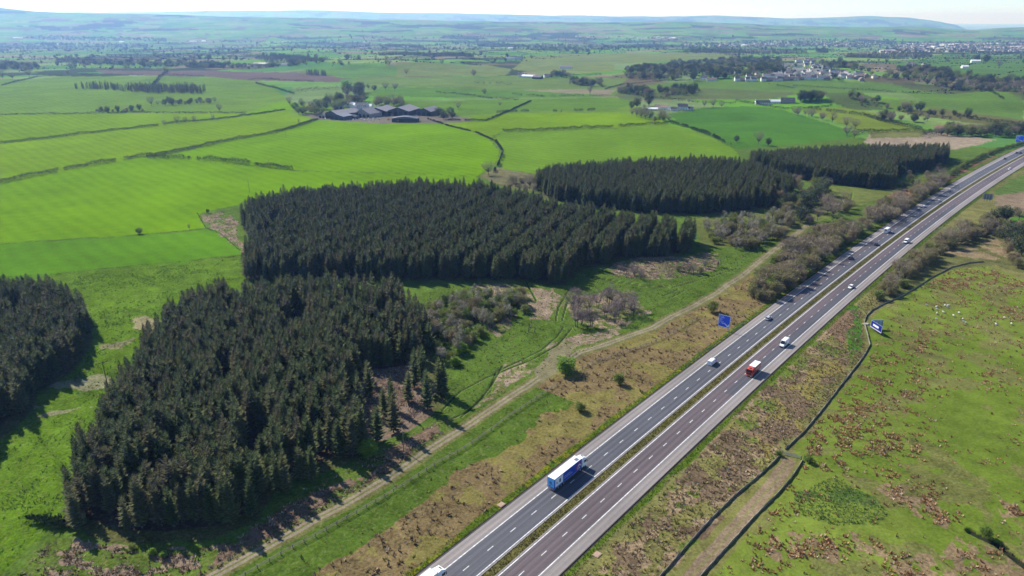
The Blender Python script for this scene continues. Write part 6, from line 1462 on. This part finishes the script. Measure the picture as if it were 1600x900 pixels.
def barn(px_, w, d, eave, ridge, yaw, rm, wm_, label, cat='barn', openfront=True):
    """front centre at pixel px_, width w across, depth d behind."""
    p = pix(*px_); t = thing('barn', (p[0], p[1], p[2]), yaw, label, cat); hw = w / 2
    b = MB(); b.prism([(-hw, -1), (hw, -1), (hw, eave), (0, ridge), (-hw, eave)], 0, d); b.build('wall', wm_, t)
    b = MB()
    for s in (-1, 1):
        n_ = 6
        for k in range(n_):
            ya, yb = -.6 + (d + 1.2) * k / n_ + .03, -.6 + (d + 1.2) * (k + 1) / n_ - .03; o_ = s * (hw + .7); zo = eave - .7 * (ridge - eave) / hw
            b.add([(0, ya, ridge + .08), (o_, ya, zo + .08), (o_, yb, zo + .08), (0, yb, ridge + .08), (0, ya, ridge + .24), (o_, ya, zo + .24), (o_, yb, zo + .24), (0, yb, ridge + .24)], [(0, 1, 2, 3), (4, 7, 6, 5), (0, 4, 5, 1), (1, 5, 6, 2), (2, 6, 7, 3), (3, 7, 4, 0)])
    b.build('roof', rm, t)
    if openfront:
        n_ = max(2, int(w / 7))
        for k in range(n_): x0 = -hw + w * (k + .18) / n_; b = MB(); b.box(x0, x0 + w * .64 / n_, -.06, .0 - .003, 0, eave * .78); b.build('door', bay_shade, t)  # dark panel painted as the shade inside an open bay
    return t
barn((518, 186), 26, 42, 7, 11, R(-38), r_grey, w_dark, 'leftmost stepped grey roofed barn of the farm beside the copper trees')
barn((526, 187.5), 24, 20, 5, 7.5, R(-28), r_blue, w_dark, 'low blue grey roofed shed in front of the leftmost barn')
barn((566, 183.5), 28, 36, 5.5, 11.5, R(-30), r_grey, w_stone, 'stone gabled barn with a broad roof in the middle of the farm')
barn((588, 181), 30, 40, 6.5, 11, R(-14), r_grey, w_dark, 'first of two striped roof sheds with open fronts')
barn((622, 181), 32, 44, 6.5, 11.5, R(-14), r_grey, w_dark, 'larger right hand striped roof shed with an open front')
barn((662, 181), 22, 34, 6, 10.5, R(-20), r_grey, w_dark, 'separate dark fronted barn at the right end of the farm')
barn((543, 167), 20, 14, 4, 6, R(-20), r_white, w_harl, 'bright white roofed steading left of the farmhouse', openfront=False)
barn((552, 170), 13, 16, 4, 6, R(-30), r_white, w_harl, 'second bright white roofed steading just left of the farmhouse', openfront=False)
barn((503, 184.5), 12, 12, 3.5, 5.5, R(-30), r_dark, w_stone, 'small dark lean shed at the far left corner of the farm')
barn((549, 186), 10, 9, 3.2, 5.0, R(-20), r_dark, w_dark, 'little dark shed between the leftmost and middle barns')
barn((604, 175), 14, 12, 4, 6.5, R(-20), r_blue, w_stone, 'small blue roofed building behind the striped roof sheds')
barn((642, 176), 10, 12, 4, 6, R(-14), r_dark, w_stone, 'small dark roofed store between the last two barns')
barn((530, 170), 12, 12, 4, 7, R(30), r_brown, w_stone, 'brown roofed stone byre behind the leftmost barn')
# dark round-ended shed
def round_shed():
    p = pix(632, 191); t = thing('clamp_shed', (p[0], p[1], p[2]), R(-4), 'low dark shed with a bowed roof in front of the big barns', 'shed'); b = MB(); b.prism([(-17, -1), (17, -1), (17, 4.6), (-17, 4.6)], 0, 14); b.build('wall', mat('dark_green_sheet', (0.03, 0.036, 0.04)), t)
    b = MB(); b.prism([(-17.4, 4.6)] + [(-17.4 + 34.8 * k / 12, 4.7 + 2.4 * math.sin(math.pi * k / 12)) for k in range(13)] + [(17.4, 4.6)], -.4, 14.4); b.build('roof', r_dark, t)
round_shed()
def house(label, p, yaw, w=11, d=7.5, eave=4.6, ridge=7.6, wm_=None, rm=None, detail=1, cat='house', group=None, chim=2, dormers=0):
    wm_ = wm_ or w_harl; rm = rm or r_slate; t = thing('house', (p[0], p[1], p[2]), yaw, label, cat, group); hw, hd = w / 2, d / 2
    b = MB(); vs = [(-hw, -hd, -1), (hw, -hd, -1), (hw, hd, -1), (-hw, hd, -1), (-hw, -hd, eave), (hw, -hd, eave), (hw, hd, eave), (-hw, hd, eave), (-hw, 0, ridge), (hw, 0, ridge)]
    b.add(vs, [(0, 1, 5, 4), (2, 3, 7, 6), (1, 2, 6, 9, 5), (3, 0, 4, 8, 7)]); b.build('wall', wm_, t)
    b = MB(); s_ = (ridge - eave) / hd
    for s in (-1, 1):
        o_ = s * (hd + .35); zo = eave - .35 * s_; b.add([(-hw - .15, 0, ridge + .05), (hw + .15, 0, ridge + .05), (hw + .15, o_, zo + .05), (-hw - .15, o_, zo + .05), (-hw - .15, 0, ridge + .22), (hw + .15, 0, ridge + .22), (hw + .15, o_, zo + .2), (-hw - .15, o_, zo + .2)], [(0, 1, 2, 3), (4, 7, 6, 5), (0, 4, 5, 1), (1, 5, 6, 2), (2, 6, 7, 3), (3, 7, 4, 0)])
    rf = b.build('roof', rm, t)
    for k in range(chim): xx = -hw + .5 if k == 0 else hw - .5; b = MB(); b.box(xx - .45, xx + .45, -.4, .4, ridge - .8, ridge + 1.1); b.build('chimney', wm_, rf)
    if detail:
        n_ = max(2, int(w / 3.2))
        for fl in range(2 if eave > 4 else 1):
            for k in range(n_):
                x = -hw + w * (k + .5) / n_; z = 1.0 + fl * 2.5
                if z + 1.2 > eave: continue
                if fl == 0 and k == n_ // 2: b = MB(); b.box(x - .5, x + .5, -hd - .04, -hd - .003, 0, 2.1); b.build('door', mat_door, t); continue
                b = MB(); b.box(x - .55, x + .55, -hd - .03, -hd - .003, z, z + 1.2); b.build('window', glass, t)
        for k in range(dormers):
            x = -hw + w * (k + .5) / dormers; b = MB(); y_ = -hd * .75; zb = eave + .1; b.prism([(x - .9, zb), (x + .9, zb), (x + .9, zb + 1.3), (x, zb + 2.2), (x - .9, zb + 1.3)], y_, -.6); dm_ = b.build('dormer', wm_, rf); b = MB(); b.box(x - .5, x + .5, y_ - .03, y_ - .003, zb + .3, zb + 1.2); b.build('window', glass, dm_)
    return t
mat_door = mat('dark_door', (0.06, 0.05, 0.05))
house('white farmhouse with dark roof and dormers among the barns', pix(566, 170), R(-16), 20, 9, 5.2, 9.2, dormers=2)
house('small white wing at the right end of the farmhouse', pix(578, 169), R(-16), 9, 7, 3.4, 6, w_harl, r_white)
house('tall white cottage with a dark roof at the right of the cottage row', pix(1066, 172), R(-10), 15, 8, 5.6, 9.4)
house('low white wing left of the tall white cottage', pix(1053, 173), R(-10), 10, 7, 3.0, 5.6)
house('low white annexe at the right end of the cottages', pix(1079, 172), R(-10), 8, 6, 2.8, 5.0)
house('white gabled outbuilding with brown roof left of the cottages', pix(1039, 171.5), R(-40), 14, 8, 4, 7, w_harl, r_brown, chim=0)
house('pink roofed outbuilding behind the white gabled one', pix(1030, 170), R(-20), 14, 8, 3.6, 6.4, w_cream, r_brown, chim=0)
house('long low pale shed at the left end of the cottage group', pix(1016, 172.5), R(-14), 22, 7, 2.6, 4.4, w_cream, r_white, chim=0)
house('dark roofed cottage with white gable at the lane end', pix(1191, 163), R(4), 24, 8, 3.2, 6.4)
house('white house with grey roof right of the dark roofed cottage', pix(1210, 161.5), R(-6), 17, 8, 3.4, 6.0, w_harl, r_white)
house('dark house with white gables next to the small hill wood', pix(1230, 161), R(-10), 22, 9, 4.2, 8.5, w_stone, r_slate, dormers=2)
house('white house with a dark roof at the left of a hill farm', pix(815, 120), R(-20), 16, 9, 5, 9); house('long white roofed shed at the hill farm', pix(826, 121.5), R(-30), 34, 12, 4, 7, w_harl, r_white, chim=0); house('dark shed at the right of the hill farm', pix(840, 123), R(-25), 22, 14, 4, 7.5, w_dark, r_dark, chim=0); house('white house half hidden by trees right of the hill farm', pix(855, 121), R(10), 16, 9, 4.6, 8, w_harl, r_brown)
house('white villa standing alone below the village trees', pix(1100, 124.5), R(-20), 14, 9, 5, 9); house('white bungalow beside the lone villa', pix(1112, 126), R(-12), 20, 8, 3, 5.6, w_harl, r_brown)
for (x, y, w_, lb, rm_) in [(28, 60, 70, 'long pale shed far off near the left edge', r_white), (92, 70, 26, 'small white barn beside a far dark conifer clump', r_white), (190, 66, 40, 'pale sheds of a far left farmstead', r_grey), (302, 65, 50, 'pale long shed far off upper left', r_white), (319, 65, 40, 'white long shed right of another far shed', r_white),
                           (410, 102, 56, 'long grey roofed shed below the dark hill wood', r_grey), (434, 103, 24, 'white farmhouse below the dark hill wood', r_slate), (446, 103, 22, 'white cottage at the right below the dark hill wood', r_slate), (633, 74, 40, 'white barn in front of a distant conifer strip', r_white), (806, 92, 40, 'white farmhouse beside two dark distant trees', r_slate),
                           (797, 93, 30, 'white shed left of the farmhouse by distant trees', r_grey), (884, 107, 34, 'low grey steading far off in pale pasture', r_grey), (798, 76, 30, 'small white house before a distant mixed wood', r_white), (1524, 97.5, 26, 'small white cottage between two dark trees at right', r_white), (1507, 106.5, 16, 'tiny white building alone in the right hand pastures', r_white)]:
    house(lb, pix(x, y), R(RS.uniform(-25, 10)), w_, 12, 4.5, 8, w_harl, rm_, detail=0, chim=0, cat='farm building')
# hamlet right of the village
for k, q in enumerate(fill([(1400, 106), (1415, 101), (1455, 103), (1452, 107), (1420, 108)], 16, 14)):
    house('small pale house in the hamlet right of the village', (q[0], q[1], float(terrain(*q))), RS.uniform(-.8, .8), RS.uniform(11, 18), 9, 4.5, 8, [w_harl, w_cream][k % 2], [r_slate, r_brown][k % 3 == 0], detail=0, group='houses of the far hamlet', chim=1)
# village: five kinds of house copied along terraces and lanes
kinds = [house('x', (0, 0, 0), 0, 12, 8, 5.0, 8.4, w_harl, r_slate, 1, chim=2), house('x', (0, 0, 0), 0, 14, 8, 3.2, 6.4, w_harl, r_brown, 1, chim=1), house('x', (0, 0, 0), 0, 10, 8, 5.2, 8.8, w_cream, r_slate, 1, chim=1), house('x', (0, 0, 0), 0, 20, 9, 5.4, 8.6, w_harl, r_grey, 1, chim=2), house('x', (0, 0, 0), 0, 13, 9, 3.0, 7.0, w_stone, r_brown, 1, chim=2)]
VL = ['two storey white house with slate roof in the village', 'white bungalow with brown roof in the village', 'cream house with slate roof in the village', 'broad white terrace with grey roof in the village', 'stone cottage with brown roof in the village']
used_k = set()
def put_house(k, q, yaw):
    if k not in used_k: t = kinds[k]; used_k.add(k)
    else: t = copy_tree(kinds[k])
    t.location = (q[0], q[1], float(terrain(q[0], q[1]))); t.rotation_euler = (0, 0, yaw); tag(t, VL[k], 'house', 'village houses, kind %d' % (k + 1) if False else 'village houses: ' + VL[k].split(' in the')[0])
rowq = []
for x in np.arange(1152, 1296, 8.2): rowq.append((x, 125.2 + 1.6 * math.sin(x / 30) + (x - 1152) * .006, RS.uniform(-.1, .1) - .05))
for x in np.arange(1170, 1290, 9.5): rowq.append((x, 121.8 + (x - 1170) * .01, RS.uniform(-.2, .2)))
for (x, y, yw) in rowq:
    if RS.rand() < .9: put_house(RS.choice([0, 1, 3, 0, 4]), pix(x, y), yw)
for poly_, n_, dm in [([(1195, 118), (1220, 108), (1260, 106), (1300, 112), (1370, 120), (1372, 128), (1300, 124), (1200, 122)], 105, 12.5), ([(1240, 101), (1255, 93), (1300, 98), (1330, 106), (1290, 108)], 26, 17), ([(1085, 116), (1130, 112), (1190, 112), (1195, 118), (1120, 120)], 12, 26), ([(1096, 104), (1190, 100), (1200, 108), (1110, 110)], 9, 40)]:
    for q in fill(poly_, dm, n_): put_house(RS.randint(5), q, RS.choice([0, .5, -.5, 1.5]) + RS.uniform(-.15, .15))
belt([(1150, 122), (1180, 105), (1240, 98), (1330, 105), (1380, 122), (1370, 128), (1300, 127), (1160, 126)], 14, 42, ['dark', 'bare', 'oak', 'olive'], 'village_tree', 'tree growing between the village houses', 'tree', 'trees between the village houses', .8, 1.3)
# far town, too small to count
def town():
    V = []; F = []; M = []; n = 0
    for poly_, cnt in [([(1375, 84), (1400, 70), (1500, 68), (1640, 66), (1640, 76), (1600, 82), (1480, 82)], 1700), ([(1060, 70), (1180, 66), (1400, 64), (1400, 70), (1250, 72), (1080, 74)], 420), ([(900, 60), (1060, 62), (1050, 58), (900, 57)], 90)]:
        W = pixl(poly_); lo, hi = W[:, :2].min(0), W[:, :2].max(0); q = lo + RS.rand(cnt * 4, 2) * (hi - lo); q = q[inpoly(q[:, 0], q[:, 1], W)][:cnt]; q = q[fbm(q[:, 0] / 160, q[:, 1] / 160, 9, 3) > .42]
        for x, y in q:
            z = float(terrain(x, y)); a = RS.choice([.2, 1.77]) + RS.uniform(-.2, .2); big_ = RS.rand() < .018; w_, d_, h_, r_ = (RS.uniform(30, 80), RS.uniform(20, 40), 8, 10) if big_ else (RS.uniform(9, 22), 9, 5.2, 8.6); ca, sa = math.cos(a), math.sin(a)
            P = [(-w_ / 2, -d_ / 2, -2), (w_ / 2, -d_ / 2, -2), (w_ / 2, d_ / 2, -2), (-w_ / 2, d_ / 2, -2), (-w_ / 2, -d_ / 2, h_), (w_ / 2, -d_ / 2, h_), (w_ / 2, d_ / 2, h_), (-w_ / 2, d_ / 2, h_), (-w_ / 2, 0, r_), (w_ / 2, 0, r_)]
            b0 = len(V); V += [(x + a_ * ca - c * sa, y + a_ * sa + c * ca, z + e) for a_, c, e in P]; wv = RS.choice([0, 1, 1, 5]); rv = 4 if big_ else RS.choice([2, 3, 3])
            for f_, m_ in [((0, 1, 5, 4), wv), ((2, 3, 7, 6), wv), ((1, 2, 6, 9, 5), wv), ((3, 0, 4, 8, 7), wv), ((4, 5, 9, 8), rv), ((6, 7, 8, 9), rv)]: F.append(tuple(b0 + i for i in f_)); M.append(m_)
    me = bpy.data.meshes.new('distant_town'); me.from_pydata(V, [], F)
    for m_ in (w_harl, w_cream, r_slate, r_brown, r_white, mat('red_brick', (0.28, 0.15, 0.11))): me.materials.append(m_)
    me.polygons.foreach_set('material_index', M); me.update(); tag(link('distant_town', me), 'hazy distant town spread below the far ridge on the right', kind='stuff')
town()
tq = scatter_px([[(1375, 84), (1400, 68), (1500, 66), (1640, 64), (1640, 78), (1600, 83), (1480, 84)], [(1060, 72), (1180, 64), (1400, 62), (1400, 72), (1080, 76)]], .0009, 900)
instancer('town_trees', onground(tq), [(a[1], a[2]) for a in dist_protos], (1.0, 1.7, None), 'far trees growing through the distant town')
# farm clutter
def tractor(label, x, y, m_):
    p = pix(x, y); t = thing('tractor', (p[0], p[1], p[2]), RS.uniform(0, 6), label, 'tractor'); b = MB(); b.box(-.5, .5, .2, 2.4, .9, 1.7, 0, .05, .1); b.build('bonnet', m_, t); b = MB(); b.box(-.8, .8, -1.2, .3, 1.2, 2.7, 0, .12, .12); b.build('cab', glass, t); b = MB(); b.box(-.8, .8, -1.25, .35, 2.72, 2.85); b.build('roof', m_, t)
    for s in (-1, 1): wheel(t, s * .95, -.8, .85, .5); wheel(t, s * .8, 1.9, .5, .35)
    return t
tractor('red tractor parked left of the bowed roof shed', 607, 188, p_red); tractor('red tractor in front of the bowed roof shed', 622, 191.5, p_red); tractor('red tractor before the larger striped roof shed', 612, 181, p_red); tractor('red machine at the far left of the farm yard', 501, 183, p_red)
balem = mat('bale_wrap', (0.50, 0.50, 0.48), rough=.4)
bb = MB(); bb.cyl((-.7, 0, .65), (.7, 0, .65), .65, .65, 14); bme = bb.mesh('bale', [balem])
for k, q in enumerate(fill([(492, 186), (515, 184), (540, 189), (556, 189), (600, 188), (590, 184), (545, 186)], 3.5, 26)):
    o = link('bale', bme, loc=(q[0], q[1], float(terrain(*q)))); o.rotation_euler = (0, 0, RS.uniform(0, 3)); tag(o, 'pale wrapped bale in the yard before the farm sheds', 'bale', 'bales in the farm yard')
for (x, y, lb) in [(567, 186, 'white car parked in the farm yard before the middle barn'), (598, 180, 'white car at the foot of the first striped roof shed')]: t = car(lb, p_white); p = pix(x, y); t.location = tuple(p); t.rotation_euler = (0, 0, 1.2)
